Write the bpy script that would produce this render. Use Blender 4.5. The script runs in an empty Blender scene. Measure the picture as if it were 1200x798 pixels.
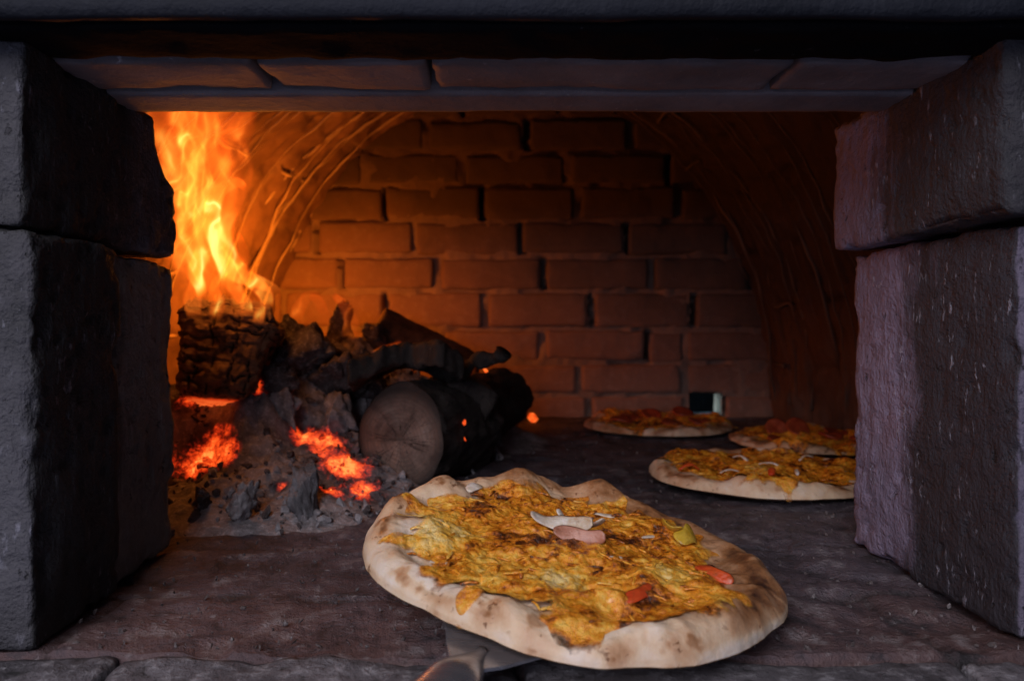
import bpy, bmesh, math, random
import numpy as np
from mathutils import Vector, Matrix, Euler

PI = math.pi
random.seed(7)
S = bpy.context.scene
COL = S.collection

# ------------------------------------------------------------------ noise
def _hash(ix, iy, iz, seed):
    h = (ix.astype(np.int64) * 374761393 + iy.astype(np.int64) * 668265263
         + iz.astype(np.int64) * 2147483647 + seed * 974711) & 0xFFFFFFFF
    h = ((h ^ (h >> 13)) * 1274126177) & 0xFFFFFFFF
    h = h ^ (h >> 16)
    h = (h * 2246822519) & 0xFFFFFFFF
    h = h ^ (h >> 15)
    return (h & 0xFFFF).astype(np.float64) / 65535.0 * 2 - 1

def vnoise(p, seed=0):
    p = np.asarray(p, float)
    i = np.floor(p); f = p - i
    u = f * f * f * (f * (f * 6 - 15) + 10)
    ix, iy, iz = i[:, 0].astype(np.int64), i[:, 1].astype(np.int64), i[:, 2].astype(np.int64)
    def c(a, b, d): return _hash(ix + a, iy + b, iz + d, seed)
    x0 = c(0,0,0) * (1 - u[:,0]) + c(1,0,0) * u[:,0]
    x1 = c(0,1,0) * (1 - u[:,0]) + c(1,1,0) * u[:,0]
    x2 = c(0,0,1) * (1 - u[:,0]) + c(1,0,1) * u[:,0]
    x3 = c(0,1,1) * (1 - u[:,0]) + c(1,1,1) * u[:,0]
    y0 = x0 * (1 - u[:,1]) + x1 * u[:,1]
    y1 = x2 * (1 - u[:,1]) + x3 * u[:,1]
    return y0 * (1 - u[:,2]) + y1 * u[:,2]

def fbm(p, freq, oct=4, seed=0, gain=0.5):
    p = np.asarray(p, float)
    if np.isscalar(freq): freq = (freq,) * 3
    q = p * np.asarray(freq)
    s = np.zeros(len(p)); a = 1.0; t = 0
    for k in range(oct):
        s += a * vnoise(q + 17.3 * k, seed + 31 * k); t += a
        q = q * 2.03; a *= gain
    return s / t * 1.6

def sstep(a, b, x):
    t = np.clip((x - a) / (b - a), 0, 1)
    return t * t * (3 - 2 * t)

def cells(p, seed):
    """nearest and second nearest jittered cell distance plus the id noise of the nearest"""
    i = np.floor(p).astype(np.int64)
    d1 = np.full(len(p), 9.0); d2 = np.full(len(p), 9.0); idn = np.zeros(len(p))
    for a in (-1, 0, 1):
        for b in (-1, 0, 1):
            for c in (-1, 0, 1):
                j = i + np.array([a, b, c])
                o = np.stack([_hash(j[:,0], j[:,1], j[:,2], seed + k) * .45 + .5 for k in range(3)], 1)
                d = np.linalg.norm(j + o - p, axis=1)
                near = d < d1
                d2 = np.where(near, d1, np.minimum(d2, d))
                idn = np.where(near, _hash(j[:,0], j[:,1], j[:,2], seed + 9), idn)
                d1 = np.where(near, d, d1)
    return d1, d2, idn

# ------------------------------------------------------------------ view geometry
CAM_H = 0.21
F = 900.0                # focal length in units of the photograph's pixels
VX, VY = 575.0, 383.0
def at(px, py, Y):
    """a point of the place, at depth Y from the camera position"""
    return Vector(((px - VX) * Y / F, Y, CAM_H - (py - VY) * Y / F))

# ------------------------------------------------------------------ mesh helpers
def mesh_obj(name, V, Fs, mat, parent=None, smooth=True, attrs=None, uv=None):
    me = bpy.data.meshes.new(name)
    me.from_pydata([tuple(v) for v in np.asarray(V, float)], [], [tuple(int(i) for i in f) for f in Fs])
    if smooth: me.polygons.foreach_set('use_smooth', [True] * len(me.polygons))
    if attrs:
        for k, a in attrs.items():
            at_ = me.attributes.new(k, 'FLOAT', 'POINT')
            at_.data.foreach_set('value', np.asarray(a, np.float32))
    if uv is not None:
        l = me.uv_layers.new(name='UVMap')
        li = np.zeros(len(me.loops), np.int32); me.loops.foreach_get('vertex_index', li)
        l.data.foreach_set('uv', np.asarray(uv, np.float32)[li].ravel())
    me.update()
    o = bpy.data.objects.new(name, me); COL.objects.link(o)
    if mat: me.materials.append(mat)
    if parent: o.parent = parent
    return o

def tag(o, label=None, cat=None, group=None, kind=None):
    if label: o['label'] = label
    if cat: o['category'] = cat
    if group: o['group'] = group
    if kind: o['kind'] = kind
    return o

def thing(name, label, cat, loc=(0, 0, 0), rot=(0, 0, 0), group=None):
    o = bpy.data.objects.new(name, None); COL.objects.link(o)
    o.empty_display_size = .02
    o.location = loc; o.rotation_euler = rot
    return tag(o, label, cat, group)

class MB:
    def __init__(s): s.V = []; s.F = []; s.n = 0; s.A = {}
    def add(s, V, Fs, **attrs):
        V = np.asarray(V, float)
        s.V.append(V); s.F += [tuple(int(i) + s.n for i in f) for f in Fs]; s.n += len(V)
        for k, a in attrs.items(): s.A.setdefault(k, []).append(np.broadcast_to(np.asarray(a, float), (len(V),)))
    def build(s, name, mat, parent=None, smooth=True):
        return mesh_obj(name, np.concatenate(s.V), s.F, mat, parent, smooth,
                        {k: np.concatenate(a) for k, a in s.A.items()})

def grid_faces(n, m, wrap_m=False):
    Fs = []
    for i in range(n - 1):
        for j in range(m if wrap_m else m - 1):
            k = (j + 1) % m
            Fs.append((i*m + j, i*m + k, (i+1)*m + k, (i+1)*m + j))
    return Fs

def box_shell(dims, res):
    """vertices and faces of a subdivided box centred at 0"""
    d = np.asarray(dims, float)
    n = [max(2, int(round(x / res)) + 1) for x in d]
    idx = {}; V = []; Fs = []
    def vid(i, j, k):
        key = (i, j, k)
        if key not in idx:
            idx[key] = len(V)
            V.append((i / (n[0]-1) - .5, j / (n[1]-1) - .5, k / (n[2]-1) - .5))
        return idx[key]
    for a in range(3):
        b, c = (a + 1) % 3, (a + 2) % 3
        for side in (0, n[a] - 1):
            for i in range(n[b] - 1):
                for j in range(n[c] - 1):
                    q = []
                    for di, dj in ((0,0),(1,0),(1,1),(0,1)):
                        t = [0,0,0]; t[a] = side; t[b] = i + di; t[c] = j + dj
                        q.append(vid(*t))
                    Fs.append(q if side else q[::-1])
    return np.array(V) * d, Fs

def rough_block(dims, res=.008, bevel=.007, amp=.0015, freq=30, chip=.006, seed=0, off=(0,0,0), pits=0.0, chip_freq=18):
    d = np.asarray(dims, float)
    V, Fs = box_shell(d, res)
    h = d / 2 - bevel
    inner = np.clip(V, -h, h)
    n = V - inner
    L = np.linalg.norm(n, axis=1, keepdims=True); n = n / np.maximum(L, 1e-9)
    P = inner + n * bevel
    face_d = np.sort(d / 2 - np.abs(V), axis=1)
    edge = np.exp(-face_d[:, 1] / .011)
    q = P + np.asarray(off) + seed * 3.7
    disp = amp * fbm(q, freq, 4, seed)
    ch = np.maximum(0, fbm(q, chip_freq, 3, seed + 5) + .15)
    disp = disp - chip * edge * ch
    if pits:
        pn = fbm(q, 140, 2, seed + 3)
        disp -= pits * np.maximum(0, pn - .55) * 2
    return P + n * disp[:, None], Fs

def tube(path, radii, seg=8, seed=0, amp=0.0, squash=1.0, caps=True):
    path = np.asarray(path, float); n = len(path)
    T = np.gradient(path, axis=0); T /= np.linalg.norm(T, axis=1, keepdims=True) + 1e-12
    up = np.array([0.13, 0.31, 0.94])
    V = []
    for i in range(n):
        a = np.cross(T[i], up); a /= np.linalg.norm(a) + 1e-12
        b = np.cross(a, T[i])
        for k in range(seg):
            t = 2*PI*k/seg
            V.append(path[i] + radii[i] * (math.cos(t) * a + squash * math.sin(t) * b))
    V = np.array(V)
    if amp:
        c = np.repeat(path, seg, 0); d = V - c
        V = c + d * (1 + amp * fbm(V, 60, 3, seed))[:, None]
    Fs = grid_faces(n, seg, True)
    if caps:
        Fs.append(tuple(range(seg))[::-1]); Fs.append(tuple((n-1)*seg + k for k in range(seg)))
    return V, Fs

def hull_chunk(c, size, seed, aniso=(1, 1, 1), amp=.12, sub=2, rot=None):
    r = random.Random(seed)
    bm = bmesh.new()
    for k in range(r.randint(9, 14)):
        v = Vector((r.gauss(0,1), r.gauss(0,1), r.gauss(0,1))).normalized() * r.uniform(.75, 1.0)
        bm.verts.new(v)
    res = bmesh.ops.convex_hull(bm, input=bm.verts)
    bmesh.ops.delete(bm, geom=[g for g in res['geom_interior'] if isinstance(g, bmesh.types.BMVert)], context='VERTS')
    bmesh.ops.subdivide_edges(bm, edges=bm.edges, cuts=sub, use_grid_fill=True)
    bmesh.ops.smooth_vert(bm, verts=bm.verts, factor=.35, use_axis_x=True, use_axis_y=True, use_axis_z=True)
    bmesh.ops.recalc_face_normals(bm, faces=bm.faces)
    bm.verts.ensure_lookup_table(); bm.verts.index_update()
    V = np.array([v.co[:] for v in bm.verts])
    Fs = [[v.index for v in f.verts] for f in bm.faces]
    bm.free()
    V = V * (1 + amp * fbm(V + seed, 3.1, 3, seed))[:, None]
    R = np.array(Euler(rot if rot else (r.uniform(0,6), r.uniform(0,6), r.uniform(0,6))).to_matrix())
    V = (V * np.asarray(aniso)) @ R.T * size + np.asarray(c)
    return V, Fs

# ------------------------------------------------------------------ material helpers
class NT:
    def __init__(s, name):
        s.m = bpy.data.materials.new(name); s.m.use_nodes = True
        s.t = s.m.node_tree; s.t.nodes.clear()
        s.out = s.t.nodes.new('ShaderNodeOutputMaterial')
    def n(s, typ, **kw):
        nd = s.t.nodes.new(typ)
        for k, v in kw.items():
            if k == 'ins':
                for i, x in v.items():
                    if isinstance(x, bpy.types.NodeSocket): s.t.links.new(x, nd.inputs[i])
                    else: nd.inputs[i].default_value = x
            else: setattr(nd, k, v)
        return nd
    def l(s, a, b): s.t.links.new(a, b)
    def pos(s):
        return s.n('ShaderNodeNewGeometry').outputs['Position']
    def obj(s): return s.n('ShaderNodeTexCoord').outputs['Object']
    def uv(s): return s.n('ShaderNodeTexCoord').outputs['UV']
    def attr(s, name): return s.n('ShaderNodeAttribute', attribute_name=name).outputs['Fac']
    def mapping(s, vec, scale=(1,1,1), loc=(0,0,0), rot=(0,0,0)):
        return s.n('ShaderNodeMapping', ins={0: vec, 1: loc, 2: rot, 3: scale}).outputs[0]
    def noise(s, vec, scale, detail=4, rough=.55, dist=0, out=0):
        return s.n('ShaderNodeTexNoise', ins={'Vector': vec, 'Scale': scale, 'Detail': detail, 'Roughness': rough, 'Distortion': dist}).outputs[out]
    def voro(s, vec, scale, feature='F1', out=0, rnd=1):
        return s.n('ShaderNodeTexVoronoi', feature=feature, ins={'Vector': vec, 'Scale': scale, 'Randomness': rnd}).outputs[out]
    def ramp(s, fac, stops, interp='LINEAR'):
        r = s.n('ShaderNodeValToRGB'); r.color_ramp.interpolation = interp
        e = r.color_ramp.elements
        while len(e) < len(stops): e.new(.5)
        for k, (p, c) in enumerate(stops):
            e[k].position = p
            e[k].color = (c, c, c, 1) if np.isscalar(c) else (*c, 1)
        s.l(fac, r.inputs[0]); return r.outputs[0]
    def math(s, op, a, b=0.0, c=0.0, clamp=False):
        nd = s.n('ShaderNodeMath', operation=op, use_clamp=clamp)
        for i, x in enumerate((a, b, c)):
            if isinstance(x, bpy.types.NodeSocket): s.l(x, nd.inputs[i])
            else: nd.inputs[i].default_value = x
        return nd.outputs[0]
    def mix(s, fac, a, b, blend='MIX'):
        nd = s.n('ShaderNodeMix', data_type='RGBA', blend_type=blend)
        for i, x in ((0, fac), (6, a), (7, b)):
            if isinstance(x, bpy.types.NodeSocket): s.l(x, nd.inputs[i])
            elif np.isscalar(x): nd.inputs[i].default_value = x
            else: nd.inputs[i].default_value = (*x, 1)
        return nd.outputs[2]
    def sep(s, v):
        nd = s.n('ShaderNodeSeparateXYZ'); s.l(v, nd.inputs[0]); return nd.outputs
    def bump(s, h, strength=.5, dist=.002, normal=None):
        nd = s.n('ShaderNodeBump', ins={'Strength': strength, 'Distance': dist, 'Height': h})
        if normal: s.l(normal, nd.inputs['Normal'])
        return nd.outputs[0]
    def pbr(s, color, rough=.8, normal=None, spec=.3, emis=None, emis_s=0, **kw):
        b = s.n('ShaderNodeBsdfPrincipled')
        for k, x in (('Base Color', color), ('Roughness', rough), ('Specular IOR Level', spec), ('Emission Color', emis), ('Emission Strength', emis_s), *kw.items()):
            if x is None: continue
            if isinstance(x, bpy.types.NodeSocket): s.l(x, b.inputs[k])
            elif isinstance(x, tuple) and len(x) == 3 and 'Color' in k: b.inputs[k].default_value = (*x, 1)
            else: b.inputs[k].default_value = x
        if normal: s.l(normal, b.inputs['Normal'])
        s.l(b.outputs[0], s.out.inputs[0])
        return s.m

# ---- wall / block materials
def mat_block(name, base, base2, soot, soot_axis_front, soot_back, spec_amt=.6, streak=True, face=True):
    """sooty fired block: soot fades with depth Y between soot_back (clean) and soot_axis_front (black)"""
    t = NT(name); p = t.pos()
    x, y, z = t.sep(p)
    big = t.noise(p, 9, 5, .6)
    fine = t.noise(p, 60, 6, .65)
    st = t.noise(t.mapping(p, (55, 55, 7)), 1, 5, .65)
    col = t.mix(t.ramp(big, [(.3, 0), (.7, 1)]), base, base2)
    col = t.mix(t.math('MULTIPLY', t.ramp(fine, [(.45, 0), (.75, 1)]), .5), col, tuple(c * 1.5 for c in base2))
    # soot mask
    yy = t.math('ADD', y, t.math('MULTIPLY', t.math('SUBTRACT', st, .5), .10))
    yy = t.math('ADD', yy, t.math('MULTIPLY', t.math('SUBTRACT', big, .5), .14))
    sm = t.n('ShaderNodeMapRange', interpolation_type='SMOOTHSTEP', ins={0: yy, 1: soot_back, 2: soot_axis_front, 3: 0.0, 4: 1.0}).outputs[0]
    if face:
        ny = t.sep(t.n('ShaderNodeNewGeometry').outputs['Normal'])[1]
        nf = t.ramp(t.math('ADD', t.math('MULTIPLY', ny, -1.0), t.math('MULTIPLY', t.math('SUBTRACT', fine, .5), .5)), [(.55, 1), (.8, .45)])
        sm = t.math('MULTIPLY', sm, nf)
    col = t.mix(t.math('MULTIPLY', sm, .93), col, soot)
    # pale chips and specks, elongated along the height
    sp = t.noise(t.mapping(p, (170, 170, 62)), 1, 3, .6)
    gate = t.noise(p, 22, 4, .65)
    spm = t.math('MULTIPLY', t.ramp(sp, [(.60, 0), (.68, 1)]), t.ramp(gate, [(.46, 0), (.60, 1)]))
    spm = t.math('MULTIPLY', spm, spec_amt)
    col = t.mix(spm, col, (.40, .40, .48))
    dk = t.noise(t.mapping(p, (95, 95, 70), (3.1, 1, 2)), 1, 4, .65)
    dkm = t.math('MULTIPLY', t.ramp(dk, [(.30, 1), (.37, 0)]), t.ramp(gate, [(.40, 1), (.55, .0)]))
    col = t.mix(t.math('MULTIPLY', dkm, .8), col, (.012, .011, .012))
    grit = t.noise(p, 260, 3, .6)
    h = t.math('ADD', t.math('ADD', t.math('MULTIPLY', fine, 1.0), t.math('MULTIPLY', grit, .5)), t.math('MULTIPLY', st, .9))
    h = t.math('SUBTRACT', h, t.math('MULTIPLY', dkm, .8))
    h = t.math('ADD', h, t.math('MULTIPLY', spm, .5))
    return t.pbr(col, t.ramp(fine, [(.3, .62), (.7, .9)]), t.bump(h, 1.0, .0045), .4)

M = {}
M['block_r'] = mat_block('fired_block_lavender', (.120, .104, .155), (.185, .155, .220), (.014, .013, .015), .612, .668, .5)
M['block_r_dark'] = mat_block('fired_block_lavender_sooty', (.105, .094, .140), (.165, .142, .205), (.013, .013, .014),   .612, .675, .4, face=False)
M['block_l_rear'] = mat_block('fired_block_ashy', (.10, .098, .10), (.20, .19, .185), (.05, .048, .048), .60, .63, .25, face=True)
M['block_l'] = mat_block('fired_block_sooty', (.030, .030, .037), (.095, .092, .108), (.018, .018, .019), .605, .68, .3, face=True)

def mat_face():
    t = NT('block_front_face'); p = t.pos()
    return t
def mat_brick(name='oven_brick'):
    t = NT(name); p = t.pos()
    big = t.noise(p, 7, 4, .6); fine = t.noise(p, 55, 6, .65)
    v = t.voro(t.mapping(p, (4.2, 4.2, 12)), 1, out=1)
    col = t.mix(big, (.26, .15, .11), (.40, .25, .18))
    col = t.mix(t.math('MULTIPLY', t.sep(v)[0], .35), col, (.20, .12, .09))
    col = t.mix(t.ramp(fine, [(.5, 0), (.8, .6)]), col, (.45, .33, .27))
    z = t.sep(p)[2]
    dimming = t.math('ADD', t.math('ADD', t.math('MULTIPLY', z, 1.25), t.math('MULTIPLY', t.sep(p)[0], .34)), t.math('MULTIPLY', t.math('SUBTRACT', big, .5), .30))
    dimming = t.n('ShaderNodeMapRange', interpolation_type='SMOOTHSTEP', ins={0: dimming, 1: .16, 2: .66, 3: 0.0, 4: .93}).outputs[0]  # fire-light falloff painted into the brick, darker upward and to the right
    col = t.mix(dimming, col, (.055, .04, .032))
    return t.pbr(col, .9, t.bump(fine, .7, .004), .2)
M['brick'] = mat_brick()
def mat_mortar():
    t = NT('old_mortar'); p = t.pos()
    n = t.noise(p, 40, 6, .7)
    col = t.mix(n, (.20, .14, .11), (.40, .29, .22))
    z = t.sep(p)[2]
    dimming = t.n('ShaderNodeMapRange', interpolation_type='SMOOTHSTEP', ins={0: t.math('ADD', z, t.math('MULTIPLY', t.sep(p)[0], .32)), 1: .18, 2: .6, 3: 0.0, 4: .82}).outputs[0]  # mortar takes the same painted loss of fire light as the bricks
    col = t.mix(dimming, col, (.07, .045, .035))
    return t.pbr(col, .95, t.bump(n, .9, .005), .15)
M['mortar'] = mat_mortar()
def mat_vault():
    t = NT('vault_brick'); p = t.pos()
    big = t.noise(p, 8, 4, .6); fine = t.noise(p, 50, 6, .7)
    col = t.mix(t.ramp(big, [(.3, 0), (.7, 1)]), (.12, .070, .05), (.30, .18, .13))
    col = t.mix(t.math('MULTIPLY', t.attr('joint'), .6), col, (.36, .25, .19))
    col = t.mix(t.ramp(fine, [(.55, 0), (.8, .7)]), col, (.24, .16, .12))
    dimming = t.n('ShaderNodeMapRange', interpolation_type='SMOOTHSTEP', ins={0: t.sep(p)[0], 1: -.30, 2: .28, 3: 0.0, 4: .955}).outputs[0]  # soot together with painted loss of fire light toward the right side
    lo = t.n('ShaderNodeMapRange', interpolation_type='SMOOTHSTEP', ins={0: t.math('ADD', t.sep(p)[2], t.math('MULTIPLY', t.math('SUBTRACT', big, .5), .2)), 1: .08, 2: .34, 3: .60, 4: 1.0}).outputs[0]  # painted darkening eased low down, where daylight reaches the vault
    col = t.mix(t.math('MULTIPLY', dimming, lo), col, (.030, .021, .019))
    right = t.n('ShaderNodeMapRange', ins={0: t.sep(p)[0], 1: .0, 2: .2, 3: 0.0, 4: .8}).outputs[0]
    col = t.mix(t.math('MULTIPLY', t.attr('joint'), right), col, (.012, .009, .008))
    return t.pbr(col, .92, t.bump(fine, .8, .005), .2)
M['vault'] = mat_vault()

def mat_floor():
    t = NT('hearth_stone'); p = t.pos(); jn = t.attr('joint')
    big = t.noise(p, 7, 6, .62); fine = t.noise(p, 95, 6, .72); mid = t.noise(p, 24, 8, .74); grit = t.noise(p, 330, 3, .6)
    col = t.mix(t.ramp(big, [(.35, 0), (.65, 1)]), (.034, .030, .039), (.100, .086, .105))
    y = t.sep(p)[1]
    red = t.n('ShaderNodeMapRange', interpolation_type='SMOOTHSTEP', ins={0: t.math('ADD', y, t.math('MULTIPLY', big, .12)), 1: .60, 2: .72, 3: 1.0, 4: 0.15}).outputs[0]
    red = t.math('MULTIPLY', red, t.ramp(mid, [(.35, .1), (.6, .8)]))
    col = t.mix(red, col, (.13, .066, .056))
    col = t.mix(t.ramp(mid, [(.54, 0), (.66, .65)]), col, (.28, .26, .27))
    col = t.mix(t.ramp(mid, [(.36, .92), (.47, 0)]), col, (.018, .016, .017))
    col = t.mix(t.math('MULTIPLY', t.ramp(fine, [(.30, .9), (.42, 0)]), t.ramp(big, [(.42, 0), (.6, 1)])), col, (.012, .011, .011))
    col = t.mix(t.ramp(fine, [(.60, 0), (.72, .7)]), col, (.42, .40, .41))
    col = t.mix(t.math('MULTIPLY', jn, .75), col, (.016, .014, .014))
    h = t.math('ADD', t.math('ADD', t.math('MULTIPLY', fine, .7), mid), t.math('MULTIPLY', grit, .25))
    return t.pbr(col, t.ramp(fine, [(.3, .36), (.7, .8)]), t.bump(h, 1.0, .006), .5)
M['floor'] = mat_floor()
def mat_sill():
    t = NT('sill_brick'); p = t.pos()
    big = t.noise(p, 12, 5, .6); fine = t.noise(p, 90, 6, .7)
    col = t.mix(t.ramp(big, [(.35, 0), (.65, 1)]), (.07, .064, .072), (.16, .148, .16))
    col = t.mix(t.ramp(fine, [(.52, 0), (.68, .8)]), col, (.36, .35, .37))
    col = t.mix(t.ramp(fine, [(.32, .9), (.44, 0)]), col, (.02, .02, .02))
    return t.pbr(col, .8, t.bump(fine, 1.0, .006), .35)
M['sill'] = mat_sill()
def mat_lintel():
    t = NT('lintel_brick'); p = t.pos()
    big = t.noise(p, 14, 5, .6); fine = t.noise(p, 110, 5, .7)
    y = t.sep(p)[1]
    col = t.mix(t.ramp(big, [(.35, 0), (.7, 1)]), (.085, .078, .09), (.155, .14, .155))
    col = t.mix(t.ramp(fine, [(.64, 0), (.74, .8)]), col, (.40, .40, .44))
    return t.pbr(col, .75, t.bump(fine, .6, .003), .4)
M['lintel'] = mat_lintel()
def mat_sootbrick():
    t = NT('soot_black_masonry'); p = t.pos()
    fine = t.noise(p, 110, 5, .7)
    col = t.mix(t.ramp(fine, [(.66, 0), (.74, .8)]), (.005, .005, .006), (.11, .11, .125))
    return t.pbr(col, .95, t.bump(fine, .6, .003), .03)
M['soot'] = mat_sootbrick()
def mat_beam():
    t = NT('painted_steel_beam'); p = t.pos()
    big = t.noise(p, 10, 5, .65); fine = t.noise(p, 140, 4, .7)
    st = t.noise(t.mapping(p, (70, 10, 9)), 1, 5, .7)
    col = t.mix(t.ramp(big, [(.35, 0), (.7, 1)]), (.006, .0075, .012), (.016, .018, .026))
    col = t.mix(t.ramp(st, [(.55, 0), (.8, .5)]), col, (.028, .031, .040))
    col = t.mix(t.ramp(fine, [(.70, 0), (.78, .7)]), col, (.20, .21, .23))
    return t.pbr(col, t.ramp(big, [(.3, .65), (.7, .85)]), t.bump(t.math('ADD', fine, big), .6, .003), .18)
M['beam'] = mat_beam()

# ------------------------------------------------------------------ THE OVEN
oven = thing('pizza_oven', 'wood-fired brick oven with square mouth of sooty blocks and arched brick vault', 'oven', (0, 0, 0))

# --- oven floor: worn slabs, one sheet of many small height steps
def build_floor():
    nx, ny = 430, 300
    xs_ = np.linspace(-1.0, 1.0, nx); ys_ = .494 + (1.90 - .494) * np.linspace(0, 1, ny) ** 1.25
    X, Y = np.meshgrid(xs_, ys_, indexing='ij'); X = X.ravel(); Y = Y.ravel()
    P = np.stack([X, Y, 0*X], 1)
    wob = .006 * fbm(P, 9, 3, 3)
    rows = np.array([.602, .737, .89, 1.05, 1.21, 1.37, 1.53, 1.69])
    dr = np.min(np.abs(Y[:, None] + wob[:, None] - rows[None]), axis=1)
    ri = np.searchsorted(rows, Y + wob)
    xo = X + .13 * (ri % 2) + .06 * ri + wob
    dx = np.abs((xo / .29 + .5) % 1 - .5) * .29
    joint = np.maximum(np.exp(-(dr / .0035)**2), np.exp(-(dx / .0030)**2)) * np.clip(.55 + fbm(P, 13, 3, 8), 0, 1)
    lvl = .0016 * _hash(ri, np.floor(xo / .29 + .5).astype(np.int64), ri*0, 5)
    z = lvl - .0040*joint + .0022*fbm(P, 16, 4, 9) + .0012*fbm(P, 48, 4, 10) - .004*sstep(.35, .7, fbm(P, 22, 3, 12)) - .0015
    z = np.where(Y < .4945, z - .02, z)
    o = mesh_obj('oven_floor', np.stack([X, Y, z], 1), grid_faces(nx, ny), M['floor'], None, True, {'joint': joint})
    return tag(o, kind='structure')
build_floor()
# sill course at the very front
xs = [-.60, -.238, .020, .297, .62]
for k in range(4):
    w = xs[k+1] - xs[k]
    V, Fs = rough_block((w - .003, .0765, .12), .006, .003, .0026, 38, .005, 40 + k, (xs[k], 0, 0))
    mesh_obj('sill_brick', V + np.array([xs[k] + w/2, .4555, -.0625]), Fs, M['sill'], oven)

# --- jambs: big worn blocks
def jamb(dims, centre, mat, seed, label, chip=.006, bevel=.0035, rz=0.0, amp=.0016, extra=None):
    V, Fs = rough_block(dims, .0048, bevel, amp, 26, chip, seed, pits=.0030, chip_freq=42)
    if extra is not None: V = extra(V)
    c, s = math.cos(rz), math.sin(rz)
    V = np.stack([V[:,0]*c - V[:,1]*s, V[:,0]*s + V[:,1]*c, V[:,2]], 1)
    o = mesh_obj('jamb_block', V + np.array(centre), Fs, mat, oven)
    o['label'] = label
    return o
LX, RX = -.300, .350
def chipped(corner, size):
    def f(V):
        d = np.linalg.norm((V - np.array(corner)) / np.array(size), axis=1)
        k = np.clip(1 - d, 0, 1)[:, None]
        return V - k * np.sign(np.array(corner)) * np.array(size) * .38
    return f
# left, upper: one long block;  Y .492-.735, z .27-.40
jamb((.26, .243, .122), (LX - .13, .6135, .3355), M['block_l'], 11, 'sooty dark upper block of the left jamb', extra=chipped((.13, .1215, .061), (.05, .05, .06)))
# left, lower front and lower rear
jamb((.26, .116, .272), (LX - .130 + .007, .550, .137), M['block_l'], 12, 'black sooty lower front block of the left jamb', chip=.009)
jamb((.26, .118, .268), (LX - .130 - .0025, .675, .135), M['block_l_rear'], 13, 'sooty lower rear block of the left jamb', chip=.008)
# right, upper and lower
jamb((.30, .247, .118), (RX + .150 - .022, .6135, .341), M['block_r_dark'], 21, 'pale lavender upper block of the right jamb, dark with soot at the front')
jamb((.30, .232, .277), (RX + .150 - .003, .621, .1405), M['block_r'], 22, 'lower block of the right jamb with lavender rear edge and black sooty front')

# --- lintel: steel beam at the front, brick course behind, back strip
V, Fs = box_shell((1.3, .045, .20), .02)
V, Fs = rough_block((1.3, .012, .20), .008, .0025, .0006, 20, .001, 31)
mesh_obj('lintel_beam', V + np.array([0.02, .459, .4935]), Fs, M['beam'], oven)
V, Fs = rough_block((1.3, .058, .19), .008, .003, .002, 40, .003, 32)
mesh_obj('soot_strip', V + np.array([0.02, .4965, .4870]), Fs, M['soot'], oven)
xs = [-.42, -.1655, -.0435, .213, .55]
for k in range(4):
    w = xs[k+1] - xs[k]
    V, Fs = rough_block((w - .004, .064, .10), .006, .003, .0008, 35, .0035, 60 + k, (xs[k], 0, 0))
    mesh_obj('lintel_brick', V + np.array([xs[k] + w/2, .5635, .4425]), Fs, M['lintel'], oven)
V, Fs = rough_block((1.2, .055, .10), .010, .003, .0008, 30, .002, 34)
mesh_obj('lintel_bar', V + np.array([0.02, .6262, .4415]), Fs, M['lintel'], oven)
# masonry of the front wall above and beside the mouth
mb = MB()
for dims, c in (((1.7, .215, .55), (.03, .637, .775 - .007)), ((.55, .22, .42), (-.84, .63, .195)), ((.5, .22, .42), (.91, .63, .195))):
    V, Fs = rough_block(dims, .03, .006, .002, 20, .006, 77 + len(mb.V)); mb.add(V + np.array(c), Fs)
mb.build('front_wall', M['brick'], oven)

# --- back wall of individual bricks in running bond
YB = 1.80; SC = F / YB                        # pixels per metre there
VAULT_X, VA, VH = .06, .60, .775
VZ0 = 0.0
def wallx(px): return (px - VX) / SC
def wallz(py): return CAM_H - (py - VY) / SC
rows_px = [(60, 98, [480, 596, 712]), (98, 138, [420, 540, 660, 780]), (138, 178, [380, 499, 617, 738, 850]), (178, 217.5, [425, 541, 666, 783]), (217.5, 259, [335, 450, 565, 676, 795]),
           (259, 300, [370, 486, 611, 735, 858]), (300, 341, [400, 512, 636, 765, 880]), (341, 385, [330, 450, 567, 693, 812]),
           (385, 424, [400, 516, 636, 759, 803]), (424, 463, [440, 560, 678, 801]), (463, 500, [335, 450, 570, 690, 806])]
mb = MB(); mo = MB(); raked = []
rng = random.Random(5)
for r, (y0, y1, js) in enumerate(rows_px):
    js = [js[0] - 118 * k for k in range(3, 0, -1)] + js
    while js[-1] < 900: js.append(js[-1] + 118)
    for a, b in zip(js[:-1], js[1:]):
        x0, x1 = wallx(a), wallx(b); z1, z0 = wallz(y0), wallz(y1)
        if b - a < 60: dz = -.006
        else: dz = rng.uniform(-.003, .003)
        if y0 == 463 and a == 806:        # the vent hole stands here, a shorter brick beside it
            x0 = wallx(849)
        gl, gr = rng.uniform(.003, .010), rng.uniform(.003, .010)
        if rng.random() < .40: raked.append((x0, z0, z1, rng.uniform(.003, .009)))
        gt = rng.uniform(.003, .006)
        V, Fs = rough_block((x1 - x0 - gl - gr, .11, z1 - z0 - 2*gt), .0105, .004, .0022, 30, .006, 200 + r * 20 + int(a) % 19, (x0, 0, z0))
        mb.add(V + np.array([(x0 + x1)/2 + (gl - gr)/2, YB + .055 + rng.uniform(-.0035, .0035), (z0 + z1)/2 + dz]), Fs)
hx0, hx1, hz0, hz1 = wallx(808), wallx(847), wallz(492), wallz(445)
bw = mb.build('back_wall', M['brick'], oven)
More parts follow.
